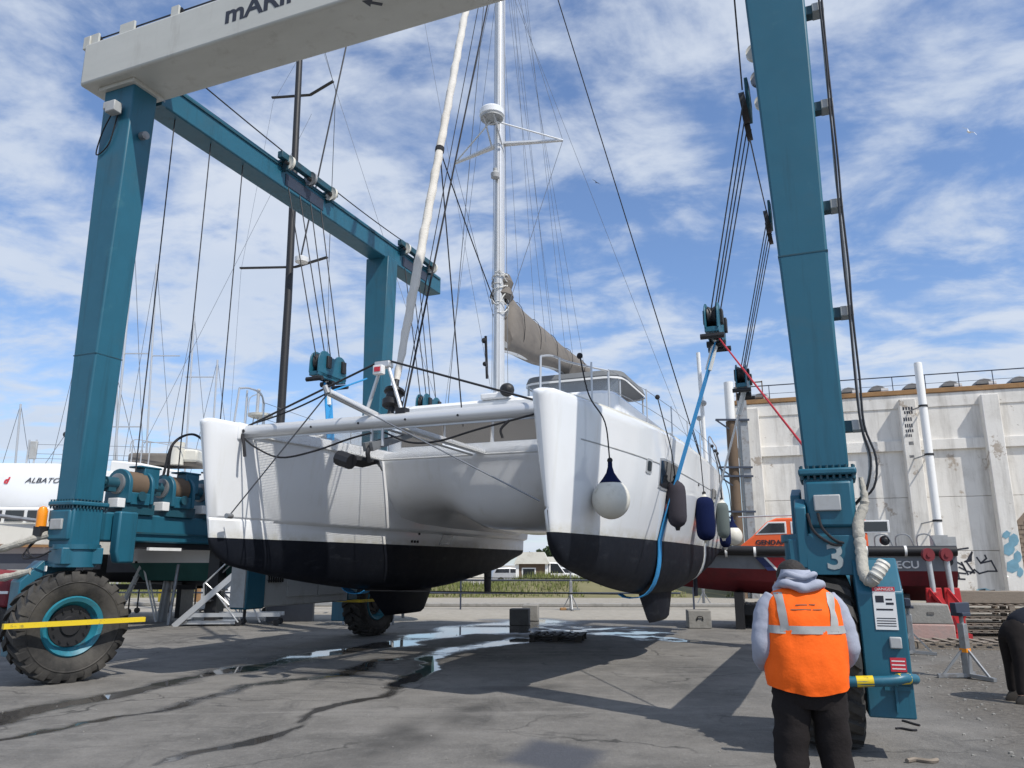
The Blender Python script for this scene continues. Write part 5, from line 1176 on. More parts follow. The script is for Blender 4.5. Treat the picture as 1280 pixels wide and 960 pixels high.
p = gnd(698, 800); pallet('wooden_pallet', (p.x, p.y), R(-12), M['wood_dk'], 'dark wet pallet lying in the puddle beneath the boat')
p = gnd(1205, 812); pallet('wooden_pallet', (p.x+.2, p.y+.5), R(-8), M['wood'], 'flat pallet on the gravel behind the jack stand', L=2.0)
p = gnd(1268, 800); 
for k in range(5): pallet('wooden_pallet', (p.x+.45, p.y+1.0), R(-10)+random.uniform(-.03,.03), M['wood'], ('lowest','second','middle','fourth','top')[k]+' pallet of the weathered stack by the wall', L=2.4, W=1.1, n=11, z=k*.155, group='stacked pallets')
tb = MB().box((0,0,.15),(1.5,.35,.30)).build('timber_baulk', M['wood'], bevel=.02, loc=(p.x+.1,p.y+.9,.772)); tb.rotation_euler = (0,0,R(-10)); tag(tb, 'thick grey timber baulk lying on top of the pallet stack', 'timber')
slab('concrete_barrier', 1172, 803, (1.05,.7,.38), R(-12), M['pink'], 'pinkish lower concrete barrier block carrying the grey one', 'barrier', dy=.1)
b = MB().prism([(-.52,.38),(.52,.38),(.44,.82),(-.46,.82)], 'y', -.33, .33).build('concrete_barrier', M['concrete'], bevel=.03, loc=gnd(1172,803)+Vector((0,.45,0))); b.rotation_euler = (0,0,R(-12)); tag(b, 'grey sloped concrete block stacked on the pinkish one', 'barrier')
MB().box((.05,-.33,.62),(.14,.03,.06)).build('lifting_slot', M['concrete_dk'], b)
def cradle(u, v, label, dx):
    p = gnd(u, v, .0); rt = empty('cradle_arm', (p.x, p.y, 0), R(-12), label, 'boat cradle', 'red cradle arms holding the patrol boat')
    MB().prism([(-.26,0),(.26,0),(.2,1.15),(-.2,1.15)], 'y', -.05, .05).build('red_upright', M['red'], rt, bevel=.01)
    MB().bar((-.12,-.08,.7),(.14,-.4,.5),.09,.09).build('red_brace', M['red'], rt); MB().bar((-.14,-.1,1.1),(.14,-.3,.7),.08,.08).build('red_brace', M['red'], rt); MB().b2(-.3,.3,-.3,.3,0,.1).build('foot_plate', M['red'], rt)
    rt.scale = (.85,.85,1)
    MB().cyl((0,.0,1.0),(-.04,.0,1.9),.075,12).build('arm_tube', M['alu'], rt)
    MB().cyl((-.04,-.12,1.93),(-.04,.08,1.93),.16,16).cyl((-.04,-.15,1.93),(-.04,-.12,1.93),.06,10).build('arm_roller', M['darkred'], rt)
cradle(1174, 797, 'red cradle arm with roller nearer the patrol boat side', 0); cradle(1197, 797, 'red cradle arm with roller standing next to the white wall pipe', 0)
MB().bar((0,0,0),(.5,0,-1.1),.12,.12).build('x', M['red']).name = 'red_prop'
rp = bpy.data.objects['red_prop']; rp.location = gnd(1197,800)+Vector((-.1,.5,1.05)); tag(rp, 'red steel prop leaning against the concrete barrier', 'prop')
# ---------------------------------------------------------------- patrol boat
def patrol_boat():
    Y = 22.0; a = at(790, 689, Y+1.5); b = at(1182, 694, Y-1.0); rz = math.atan2(b.y-a.y, b.x-a.x); L = (Vector((b.x,b.y,0))-Vector((a.x,a.y,0))).length
    rt = empty('patrol_boat', (a.x, a.y, 0), rz, 'grey patrol boat with orange cabin, black rubber belt and red bottom on the yard', 'boat')
    zt = (a.z+b.z)/2
    def sec(t, zs):
        x = t*L; w = 1.25*min(1, (t/.42))**.6 if t > 0 else .02; rake = -.5*(1-t)**3
        return x, w
    T = []; B = []
    for t in (0,.02,.06,.12,.2,.3,.45,.6,.8,1):
        x, w = sec(t, 0); w = max(w, .02); up = .35*(1-t)**2.5
        T.append([(x-.35*(1-t)**4,-w,zt+up*.3),(x,-w*.93,zt-.48+up*.5),(x,w*.93,zt-.48+up*.5),(x-.35*(1-t)**4,w,zt+up*.3)])
        B.append([(x,-w*.93,zt-.48+up*.5),(x+.1*(1-t),-w*.75,zt-.85+up),(x+.25*(1-t)**2,0,zt-1.25+up*1.4),(x+.1*(1-t),w*.75,zt-.85+up),(x,w*.93,zt-.48+up*.5)])
    MB().loft(T, closed=True, caps=True).build('hull', M['boatgrey'], rt); MB().loft(B, caps=True).build('bottom', M['darkred'], rt)
    MB().tube([(q[0][0],q[0][1]-.04,q[0][2]+.02) for q in T], .13, 12).tube([(q[3][0],q[3][1]+.04,q[3][2]+.02) for q in T], .13, 12).build('rubber_belt', M['black'], rt)
    for t in (.22,.33,.42,.53,.64,.75,.86):
        x, w = sec(t, 0); MB().cyl((t*L-.03,-w-.04,zt+.02),(t*L+.03,-w-.04,zt+.02),.136,14).build('belt_strap', M['whitetext'], rt)
    # cabin: positions measured along the boat
    tx = lambda u: (at(u, 670, Y+1.5-2.5*(u-790)/392).x-a.x)/math.cos(rz)
    x0, x1 = tx(915), tx(1078); w = .85; zc = zt+.03
    P = [(x0,zc),(x0+.55,zc+.42),(x0+.95,zc+.80),(x0+1.2,zc+.90),(x1-.3,zc+.92),(x1,zc+.82),(x1,zc)]
    cb_ = MB().prism(P, 'y', -w, w).build('cabin', M['orange_boat'], rt, bevel=.04)
    def win(xs, nm): MB().prism(xs, 'y', -w-.012, -w+.01).build(nm, M['white'], cb_, bevel=.01); c = [sum(q[0] for q in xs)/len(xs), sum(q[1] for q in xs)/len(xs)]; MB().prism([(c[0]+(x-c[0])*.86, c[1]+(z-c[1])*.76) for x, z in xs], 'y', -w-.02, -w).build('pane', M['glass'], cb_)
    win([(x0+.62,zc+.45),(x0+1.45,zc+.47),(x0+1.45,zc+.80),(x0+.98,zc+.80)], 'window_frame')
    for k in range(3): win([(x0+1.56+k*.85,zc+.47),(x0+2.32+k*.85,zc+.47),(x0+2.32+k*.85,zc+.80),(x0+1.56+k*.85,zc+.80)], 'window_frame')
    textmesh('lettering', 'GENDARMERIE', .172, M['decal'], cb_, frame((x0+.62,-w-.014,zc+.19),(1,0,0),(0,0,1)), .002, bold=.006, sx=1.12)
    MB().tube([(x0+.2,-w+.1,zc+.95),(x1,-w+.1,zc+1.0)], .02, 6).build('roof_rail', M['alu'], cb_)
    xs = tx(941)
    for dx, m_, wd in ((0,M['bluetext'],.22),(.22,M['whitetext'],.07),(.29,M['red'],.42)):
        MB().prism([(xs+dx,zt-.13),(xs+dx+wd,zt-.13),(xs+dx+wd+.30,zt-.47),(xs+dx+.30,zt-.47)], 'y', -1.265, -1.13).build('hull_stripe', m_, rt)
    textmesh('lettering', 'ECU', .25, M['whitetext'], rt, frame((tx(1126)-.42,-1.262,zt-.40),(1,0,0),(0,0,1)), .002, bold=.006, sx=1.15)
    xr = tx(1080)
    rl = MB()
    for k in range(3): rl.tube(spline([(xr+.1+k*.5,-1.0,zt+.05),(xr+.12+k*.5,-1.0,zt+.4),(xr+.4+k*.5,-1.0,zt+.42),(xr+.55+k*.5,-1.0,zt+.05)],5), .018, 6)
    rl.build('deck_rail', M['steel'], rt); MB().ball((xr+.35,-.9,zt+.3),.13,10,8).build('deck_lamp', M['black'], rt)
    MB().b2(L-.45,L-.1,-1.0,-.6,zt,zt+.42).b2(L-.15,L+.1,-.9,-.5,zt,zt+.38).build('stern_locker', M['greybox'], rt)
    MB().cyl((L-.2,-1.28,zt-.25),(L-.2,-1.2,zt-.25),.1,12).build('exhaust', M['black'], rt)
    for x in (L*.36, L*.6, L*.85):
        MB().b2(x-.12,x+.12,-1.0,1.0,.0,zt-1.05).build('keel_support', M['black'], rt)
    MB().b2(3.0,L-.5,-.6,-.3,.35,.62).b2(3.0,L-.5,.3,.6,.35,.62).build('trailer_rail', M['black'], rt)
    # dark skirts/tarps below and blue sheeting
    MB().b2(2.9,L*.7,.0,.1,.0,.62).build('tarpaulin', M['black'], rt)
patrol_boat()
p = gnd(960, 757); pallet('wooden_pallet', (p.x, p.y), R(-6), M['wood_dk'], 'long low pallet on the ground beneath the patrol boat', L=2.6, W=.8)
# ---------------------------------------------------------------- boats ashore on the left
def simple_hull(rt, L, W, zk, zw, zd, top, bot, sheer=.3, full=.35, flip=False, name='hull'):
    T = []; B = []
    for t in (0,.02,.05,.1,.18,.28,.4,.55,.7,.85,1):
        w = W/2*min(1,(t/full))**.55*(1-.25*max(0,t-.6)/.4) if t > 0 else .015
        x = t*L; up = sheer*(1-t)**2; r = .9*(1-t)**3
        T.append([(x-r*.8,-w,zd+up),(x-r*.2,-w*.93,lerp(zw,zd,.45)),(x+.1*r,-w*.82,zw),(x+.1*r,w*.82,zw),(x-r*.2,w*.93,lerp(zw,zd,.45)),(x-r*.8,w,zd+up)])
        B.append([(x+.1*r,-w*.82,zw),(x+r*.6,-w*.5,lerp(zw,zk,.7)),(x+r,0,zk+.3*(1-t)**2),(x+r*.6,w*.5,lerp(zw,zk,.7)),(x+.1*r,w*.82,zw)])
    MB().loft(T, closed=True, caps=True).build(name, top, rt); MB().loft(B, caps=True).build('bottom', bot, rt); return T
def albator():
    # big white motor yacht, its flared bow side towards us
    p = at(-150, 640, 21.0); rz = R(4); rt = empty('motor_yacht', (p.x, p.y, 0), rz, 'large white yacht with its name in dark slanted letters, behind the hoist leg', 'yacht')
    z0 = at(60, 636, 21).z; z1 = at(60, 577, 21).z; L = 10.5
    secs = []
    for t in np.linspace(0, 1, 13):
        x = t*L; ys = 0
        secs.append([(x,.10+ys,z0-.02),(x,.0+ys,z0+.3),(x,ys+.05,lerp(z0,z1,.8)),(x,ys+.12,z1+.0-.55*sst(.42,.7,t)),(x,2.6,z1+.05-.55*sst(.42,.7,t)),(x,2.6,z0)])
    MB().loft(secs, closed=True, caps=True).build('hull', M['white'], rt, ang=40)
    rt.children[0].data.materials[0] = M['gelcoat']
    MB().b2(.2,L-.4,1.0,2.5,z0-1.0,z0-.01).build('lower_hull', M['hull_dark'], rt)
    xa = lambda u: at(u, 600, 21).x-p.x
    tm = textmesh('lettering', 'ALBATOR', .20, M['decal'], rt, frame((xa(24),.012,at(30,602,21).z),(1,0,0),(0,.055,1)), .004, shear=.35, sx=1.2)
    textmesh('lettering', 'd', .24, M['redtext'], rt, frame((xa(-2),.012,at(0,603,21).z),(1,0,0),(0,.055,1)), .004, shear=.3, bold=.01)
    zr = z1
    # rails and gear on its deck
    for u in (13, 22): MB().cyl((xa(u),.4,zr-.05),(xa(u),.4,at(u,545,21).z),.025,8).build('rail_post', M['alu'], rt)
    MB().b2(xa(15),xa(24),.36,.44,at(20,570,21).z,at(20,547,21).z).build('raft_case', M['greybox'], rt, bevel=.02)
    for v in (551,563,569): MB().tube([(xa(24),.4,at(30,v,21).z),(xa(160),.4,at(150,v+2,21).z)], .008, 4).build('guard_wire', M['wire'], rt)
    ap = MB()
    for (ua,ub) in ((56,60),(70,67),(62,61)): ap.tube([(xa(ua),.5,zr-.05),(xa(ub),.5,at(ub,556,21).z)], .022, 6)
    ap.build('antenna_legs', M['alu'], rt)
    MB().b2(xa(57),xa(72),.35,.75,at(60,559,21).z,at(60,555,21).z).ball((xa(66),.55,at(60,541,21).z),.26,10,8,(1,1,1.1)).build('antenna_mount', M['white'], rt)
    MB().b2(xa(58),xa(71),.33,.40,at(60,558,21).z,at(60,556,21).z+.0).ball((xa(65),.35,at(60,549,21).z),.12,8,6).ball((xa(58),.4,at(60,538,21).z),.09,8,6).tube([(xa(66),.5,at(60,545,21).z),(xa(76),.5,at(60,532,21).z)],.03,6).build('searchlight', M['black'], rt)
    MB().tube([(xa(57),.4,at(60,538,21).z),(xa(36),.4,zr)], .008, 4).build('stay', M['wire'], rt)
    # superstructure seen between the leg and the catamaran
    zb = at(200, 603, 21).z; za = at(200, 575, 21).z
    MB().prism([(xa(124),zb-.6),(xa(262),zb-.6),(xa(262),at(250,595,21).z),(xa(160),za),(xa(124),at(124,572,21).z)], 'y', .1, 2.4).build('deckhouse', M['white'], rt, bevel=.05)
    MB().b2(xa(135),xa(225),.6,1.6,za,at(200,559,21).z).build('folded_awning', M['sailbag'], rt, bevel=.08, seg=3); MB().b2(xa(192),xa(226),.5,1.4,za+.1,at(200,557,21).z+.06).build('dinghy_cover', M['offwhite'], rt, bevel=.06)
    MB().cyl((xa(200),.5,za),(xa(200),.5,at(200,546,21).z),.2,12).build('capstan', M['offwhite'], rt)
    MB().b2(xa(233),xa(246),.5,.9,at(240,597,21).z,at(240,584,21).z).build('deck_winch', M['black'], rt)
    for u in (146,158,168,248): MB().cyl((xa(u),.3,za-.3),(xa(u),.3,at(u,546,21).z),.02,6).build('rail_post', M['alu'], rt)
    MB().tube(spline([(xa(143),.3,at(143,560,21).z),(xa(146),.3,at(143,545,21).z),(xa(170),.3,at(143,547,21).z),(xa(262),.3,at(143,562,21).z)],5), .014, 6).build('rail', M['alu'], rt)
    for x in (1.5,5,8.5): MB().b2(x-.15,x+.15,1.4,2.2,0,z0-.9).build('cradle_leg', M['black'], rt)
    # platform aft
    xq = xa(298); zq = at(298, 506, 21).z
    pf = MB().lathe([(0,-.05),(.25,-.06),(.36,-.02),(.37,.05),(0,.06)], (xq,1.0,zq), (0,0,1), 16).build('mast_platform', M['offwhite'], rt)
    MB().b2(xq-.4,xq+.4,.8,1.6,zb-.5,at(298,523,21).z).build('platform_base', M['white'], rt)
    q = MB()
    for dx in (-.3,-.1,.2): q.tube([(xq+dx*.8,1.0,zq-.55),(xq+dx*.6,1.0,zq)], .02, 6)
    q.tube(spline([(xq-.34,1.0,zq),(xq-.34,1.0,zq+.55),(xq,1.0,zq+.62),(xq+.05,1.0,zq+.1)],4), .016, 6).cyl((xq-.1,1.0,zq),(xq-.1,1.0,zq+.75),.05,8)
    q.build('platform_rail', M['alu'], pf); MB().ball((xq-.1,1,zq+.78),.06,8,6).ball((xq+.42,1,zq-.4),.08,8,6).build('platform_lamp', M['greybox'], pf)
albator()
def low_boats():
    p = at(-10, 690, 19.5); rt = empty('motor_boat', (p.x-1.4, p.y, 0), R(2), 'cream motor boat with windscreen below the large white yacht', 'boat')
    z = lambda v: at(20, v, 19.5).z
    secs = [[(x,0+.1*math.sin(x),z(692)),(x,-.1,z(680)),(x,-.05,z(655)),(x,1.8,z(655)),(x,1.8,z(692))] for x in np.linspace(0,3.6,6)]
    MB().loft(secs, closed=True, caps=True).build('hull', M['offwhite'], rt); MB().b2(.2,3.3,.1,1.6,z(712),z(692)).build('dark_bottom', M['hull_dark'], rt)
    MB().b2(.5,3.2,.2,1.5,z(655),z(633)).build('cabin', M['white'], rt, bevel=.05)
    for k in range(4): MB().b2(.9+k*.55,1.35+k*.55,.17,.22,z(651),z(637)).build('window', M['glass'], rt)
    MB().tube([(1.0,-.12,z(642)),(2.6,-.12,z(652))], .05, 8).build('boom_pole', M['steel'], rt)
    MB().b2(0,3.4,-.13,-.09,z(684),z(681)).build('rubbing_strake', M['rust'], rt); MB().b2(.8,1.2,.3,1.0,0,z(712)).b2(2.4,2.8,.3,1.0,0,z(712)).build('cradle_leg', M['black'], rt)
    p = at(10, 720, 18.5); o = MB().prism([(-.9,.0),(.6,.0),(.6,.55),(.3,.8),(-.5,.85),(-.9,.6)], 'y', -.4, .6).build('red_tractor', M['darkred'], bevel=.05, loc=(p.x-.3,p.y,.75)); tag(o, 'dark red machine body behind the hoist wheel', 'machine')
    MB().cyl((-.6,-.5,-.3),(-.6,-.2,-.3),.45,18).cyl((.3,-.5,-.35),(.3,-.2,-.35),.4,18).cyl((-.6,.4,-.3),(-.6,.7,-.3),.45,18).cyl((.3,.4,-.35),(.3,.7,-.35),.4,18).build('wheel', M['rubber'], o)
    MB().b2(-.9,.6,-.41,-.38,.3,.36).build('white_trim', M['whitetext'], o); MB().b2(-1.6,1.8,-.2,.3,-.25,.0).build('chassis', M['black'], o)
    # dark hulled boat behind the wheel and the green-bottomed yacht with the black mast
    p = at(96, 700, 26.5); rt = empty('launch', (p.x, p.y, 0), R(3), 'charcoal hulled launch standing ashore behind the step ladder', 'boat')
    simple_hull(rt, 4.6, 1.8, 1.0, 1.45, 2.15, M['hull_dark'], M['black'], .1, .3)
    MB().b2(.4,3.2,-.8,.8,2.15,2.3).build('deck', M['offwhite'], rt); MB().b2(.8,4.2,-.6,-.5,.9,1.05).b2(.8,4.2,.5,.6,.9,1.05).b2(1,1.15,-.6,.6,0,1.05).b2(3.6,3.75,-.6,.6,0,1.05).build('trolley', M['black'], rt)
    p = at(360, 700, 24.5); rt = empty('sailing_yacht', (p.x, p.y, 0), R(168), 'white sailing yacht with green bottom and tall black mast behind the catamaran', 'yacht')
    simple_hull(rt, 9.5, 3.0, 1.0, 1.75, 3.3, M['white'], M['hull_green'], .25, .4)
    rt.location = (at(160,700,24.5).x, p.y, 0); rt.rotation_euler = (0,0,R(2))
    mx = at(350, 520, 24.5).x-rt.location.x
    MB().prism([(mx-1.6,3.3),(mx+2.6,3.3),(mx+2.4,3.95),(mx+.2,4.15),(mx-1.0,3.9)], 'y', -.9, .9).build('coachroof', M['white'], rt, bevel=.08)
    MB().prism([(mx+.3,4.1),(mx+2.3,3.9),(mx+2.2,5.45),(mx+1.6,5.75),(mx+.7,5.6),(mx+.35,5.2)], 'y', -.85, .85).build('white_spray_hood', M['white'], rt, bevel=.12, seg=3)
    MB().cyl((1.2,0,0),(1.3,0,1.2),.14,12).build('shore_post', M['steel'], rt); MB().b2(4.4,5.8,-.12,.12,0,1.0).build('keel', M['hull_dark'], rt)
    mt = MB().tube([(mx,0,3.8),(mx-.15,.4,10.5),(mx-.5,.8,22.)], [.14,.13,.11], 14).build('black_mast', M['black'], rt)
    sz = lambda v: at(360, v, 24.5).z
    for v, la, ra in ((325,2.0,1.25),(97,1.5,1.0)):
        z = sz(v); yy = .06*(z-3.8)
        MB().bar((mx,yy,z),(mx-la,yy+.3,z+.05),.10,.05).bar((mx,yy,z),(mx+ra,yy-.8,z+.05),.10,.05).build('spreader', M['black'], mt)
    MB().lathe([(0,-.1),(.22,-.1),(.24,.05),(.1,.12),(0,.12)], (mx+.32,0,sz(322)), (0,0,1), 16).build('radar', M['white'], mt)
    z1, z2 = sz(325), sz(97)
    MB().tube([(mx-2.0,.9,z1),(mx-1.5,1.4,z2),(mx+.1,.9,21.8)], .006, 4).tube([(mx-2.0,.9,z1),(mx-1.6,0,3.4)], .006, 4).build('shroud', M['wire'], mt)
    MB().tube([(mx+1.25,.0,z1),(mx+1.0,.6,z2),(mx+.1,.9,21.8)], .014, 4).tube([(mx+1.25,0,z1),(mx+1.6,0,3.4)], .008, 4).build('shroud', M['cable'], mt)
    MB().tube([(mx+.1,.9,21.5),(mx+6.2,.2,3.5)], .010, 4).tube([(mx+.1,.9,18),(mx-5.2,.2,3.4)], .007, 4).build('stay', M['wire'], mt)
    MB().tube([(mx+.2,.3,12),(mx+1.4,.1,z2+1.5)], .03, 5).build('furled_code_sail', M['cable'], mt)
    for x in (2.0,4,7,8.4):
        for s in (-1,1): MB().tube([(x,s*1.5,0),(x,s*1.15,1.7)], .05, 8).build('shore_prop', M['steel'], rt)
low_boats()
# mast of a yacht farther off
def far_mast(u0, v0, u1, v1, Y, r, label, sp=()):
    a = at(u0, v0, Y); b = at(u1, v1, Y); rt = empty('yacht_mast', (a.x, a.y, 0), 0, label, 'mast')
    m_ = MB().tube([(0,0,0),(b.x-a.x,0,b.z)], r, 8).build('spar', M['alu'], rt)
    MB().tube([(b.x-a.x,0,b.z),(1.6,0,1.5)], .012, 4).tube([(b.x-a.x,0,b.z),(-1.6,0,1.5)], .012, 4).build('shrouds', M['wire'], rt)
    for z in sp: MB().bar((-.6,0,z),(.7,0,z),.05,.04).build('spreader', M['alu'], rt)
far_mast(140,640,168,300,30,.05,'thin bare mast rising between the hoist leg and its winches',(7,10)); far_mast(160,640,146,470,30,.04,'shorter thin white mast close to the hoist leg',(5,))
for (a, b, c, d, lb, sp_) in ((20,640,26,505,'slim bare mast behind the large white yacht\'s raft case',(5,)), (88,640,100,430,'bare mast hidden partly by the front hoist leg',(6,9)), (185,640,196,330,'tall thin mast above the middle winch',(7,11)), (232,640,243,395,'thin mast close to the far bow',(6,10)), (262,640,272,450,'short mast behind the far bow',(6,))):
    far_mast(a, b, c, d, 34, .045, lb, sp_)
# ---------------------------------------------------------------- steps, ladder, carts
def steps():
    p = gnd(240, 784); rt = empty('mobile_steps', (p.x-.6, p.y+.2, 0), R(6), 'aluminium mobile boarding steps with crossed handrails', 'steps')
    for y in (-.0, .7):
        MB().bar((0,y,0),(1.9,y,1.75),.05,.16).build('side_rail', M['alu'], rt)
        MB().tube([(.75,y,.75),(.72,y,1.15),(1.5,y,1.95),(1.9,y,1.9)], .025, 8).tube([(1.45,y,1.85),(2.35,y,.1)], .025, 8).tube([(1.0,y,1.0),(1.75,y,.1)], .022, 8).tube([(.75,y,1.2),(1.5,y,.55)], .02, 6).build('handrail', M['alu'], rt)
    for k in range(6): MB().b2(.1+k*.3,.34+k*.3,.02,.68,.12+k*.28,.16+k*.28).build('tread', M['steel'], rt)
    MB().b2(.3,2.9,.0,.06,.25,.36).b2(.3,2.9,.64,.70,.25,.36).b2(.1,1.7,.1,.6,.05,.14).build('base_frame', M['alu'], rt)
    for x in (1.75,2.8):
        for y in (.03,.67): MB().cyl((x,y-.03,.09),(x,y+.03,.09),.09,12).build('castor', M['black'], rt)
steps()
def ladder():
    p = gnd(178, 778); rt = empty('step_ladder', (p.x-.2, p.y, 0), R(15), 'tall aluminium step ladder standing open behind the front hoist wheel', 'ladder')
    for y in (0,.45):
        MB().bar((-.65,y,0),(0,y,1.75),.03,.07).bar((.55,y,0),(0.02,y,1.75),.03,.05).build('stile', M['alu'], rt)
    for k in range(7): t = (k+.7)/7.5; MB().b2(-.65*(1-t)-.06,-.65*(1-t)+.06,.0,.45,1.75*t-.012,1.75*t+.012).build('rung', M['alu'], rt)
    MB().b2(-.2,.25,-.03,.48,1.74,1.80).build('top_step', M['black'], rt)
ladder()
def trolley():
    p = gnd(222, 768); rt = empty('work_trolley', (p.x-.6, p.y, 0), R(5), 'dark steel work trolley on castors between ladder and steps', 'trolley')
    for x in (-1.1,0,.9):
        for y in (0,.8): MB().tube([(x,y,.12),(x,y,2.0)], .03, 6).build('post', M['black'], rt); MB().cyl((x,y-.03,.1),(x,y+.03,.1),.1,12).build('castor', M['rubber'], rt)
    MB().b2(-1.1,.9,0,.8,1.02,1.1).b2(-1.1,.9,-.02,.02,1.9,2.0).b2(-1.1,.9,.78,.82,1.9,2.0).build('deck_frame', M['black'], rt)
    MB().b2(.2,.8,.1,.6,1.45,1.9).build('tool_box', M['hull_dark'], rt, bevel=.03)
trolley()
def cart():
    p = gnd(340, 768); rt = empty('flat_cart', (p.x, p.y+.3, 0), R(4), 'long low aluminium cart on castors beside the mobile steps', 'cart')
    MB().b2(-1.6,2.4,0,.06,.28,.36).b2(-1.6,2.4,.7,.76,.28,.36).build('side_member', M['alu'], rt)
    for k in range(9): MB().b2(-1.5+k*.47,-1.4+k*.47,.06,.7,.29,.33).build('slat', M['alu'], rt)
    for x in (-.35,.75,2.2):
        MB().tube([(x,.03,.28),(x,.03,.1)], .025, 6).build('castor_fork', M['steel'], rt); MB().cyl((x,.0,.11),(x,.07,.11),.11,14).build('castor', M['rubber'], rt)
    MB().tube([(-1.6,.35,.3),(-2.4,.2,.1),(-.5,.0,.45)], .02, 6).build('draw_bar', M['black'], rt)
cart()
# clutter beyond: stored drums and gear under the boats
cols = [M['red'], M['white'], M['greybox'], M['yellow'], M['rust'], M['hull_green']]
nm = ['red','white','grey','yellow','rusty','green']
for i, u in enumerate((262, 287, 300, 205, 250, 312)):
    p = gnd(u, 752); h = random.uniform(.7,1.1); r = random.uniform(.2,.3)
    o = MB().lathe([(0,0),(r,0),(r,h*.33),(r*1.05,h*.35),(r,h*.37),(r,h*.65),(r*1.05,h*.67),(r,h*.69),(r,h),(r*.9,h-.03),(0,h-.03)], n=18).build('drum', cols[i], loc=(p.x,p.y,0)); tag(o, nm[i]+' steel drum stored under the boats beyond the mobile steps', 'drum')
# ---------------------------------------------------------------- far edge of the yard
kb = MB().b2(-60, 13, 0, .4, 0, .14).build('concrete_kerb', M['concrete'], loc=(0,33,0), bevel=.03); kb.rotation_euler = (0,0,R(-2)); tag(kb, 'low concrete kerb along the far edge of the yard', 'kerb')
def rail_fence():
    rt = empty('rail_fence', (0,31,0), R(-2), 'two-rail dark fence along the far edge of the yard', 'fence')
    for z in (.62,1.1): MB().tube([(-20,0,z),(6.5,0,z)], .035, 6).build('rail', M['bluesteel'], rt)
    for x in range(-20, 8, 9): MB().b2(x-.03,x+.03,-.03,.03,0,1.15).build('post', M['bluesteel'], rt)
rail_fence()
def bank():
    def hgt(x, y): t = (y-42)/9; return max(0, math.sin(math.pi*min(max(t,0),1)))*(.75+.25*math.sin(x*.35)+.15*math.sin(x*1.1))
    xs = np.linspace(-40, 26, 100); ys = np.linspace(41.5, 51.5, 16)
    M['soil'] = mat('dry_grass_soil', (.17,.155,.075), .95, var=.35, vs=.8, bump=.6, bs=6, dirt=(.26,.22,.14), ds=.5, dlo=.55, dhi=.7)
    o = MB().loft([[(x, y, hgt(x,y)-.02+.006*(y>41.6)) for x in xs] for y in ys]).build('grass_bank', M['soil'], fix=False); tag(o, kind='structure')
    M['grass'] = mat('grass', (.15,.17,.05), .9, var=.5, vs=.6)
    v = []; f = []
    for i in range(26000):
        x = random.uniform(-38,24); y = random.uniform(42,50)
        if vnoise(np.array([x*.5]), np.array([y*.5]), 3)[0] < .3: continue
        z = hgt(x,y)-.03; h = random.uniform(.12,.45); a = random.uniform(0,6.28); w = .03; k = len(v); dx, dy = math.cos(a)*w, math.sin(a)*w
        v += [(x-dx,y-dy,z),(x+dx,y+dy,z),(x+random.uniform(-.12,.12),y+random.uniform(-.12,.12),z+h)]; f.append((k,k+1,k+2))
    me = bpy.data.meshes.new('grass'); me.from_pydata(v, [], f); me.materials.append(M['grass']); o = bpy.data.objects.new('grass', me); col.objects.link(o); tag(o, 'rough grass growing on the bank beyond the yard', 'grass', kind='stuff')
bank()
M['leaf'] = mat('foliage', (.055,.085,.03), .8, var=.5, vs=1.2); M['bark'] = mat('bark', (.09,.07,.05), .9, var=.3)
def tree(x, y, h, r, label):
    rt = empty('tree', (x,y,0), random.uniform(0,6), label, 'tree', 'trees on the horizon'); mb = MB().tube([(0,0,0),(.05,0,h*.35),(.1,.05,h*.75)], [h*.035,h*.028,h*.012], 7)
    for k in range(5): a = k*1.3; mb.tube([(.05,0,h*.35+k*.05*h),(math.cos(a)*r*.6,math.sin(a)*r*.6,h*.62+k*.04*h)], [h*.015,h*.006], 5)
    mb.build('trunk', M['bark'], rt); v = []; f = []
    cl = [(random.gauss(0,r*.42), random.gauss(0,r*.42), h*random.uniform(.42,.92), r*random.uniform(.28,.5)) for _ in range(16)]
    for c in cl:
        for _ in range(130):
            d = Vector((random.gauss(0,1),random.gauss(0,1),random.gauss(0,1))).normalized()*c[3]*random.uniform(.5,1.05); q = Vector(c[:3])+d; s = h*.03; k = len(v)
            a = Vector((random.gauss(0,1),random.gauss(0,1),random.gauss(0,1))).normalized()*s; b = a.orthogonal().normalized()*s*.8
            v += [tuple(q-a-b),tuple(q+a-b),tuple(q+a+b),tuple(q-a+b)]; f.append((k,k+1,k+2,k+3))
    me = bpy.data.meshes.new('crown'); me.from_pydata(v, [], f); me.materials.append(M['leaf']); o = bpy.data.objects.new('crown', me); col.objects.link(o); o.parent = rt
for (u, Y, h, lb) in ((697,100,4.2,'dark green tree just behind the parked white vehicles'), (676,130,4,'low tree behind the long low white building'), (560,130,6,'tree behind the wide cream building'),
                      (330,125,6,'bushy tree behind the white hangar'), (110,130,7,'tall tree beyond the large white yacht'), (900,130,6,'tree behind the patrol boat')):
    q = at(u, 705, Y); tree(q.x, q.y, h, h*.45, lb)
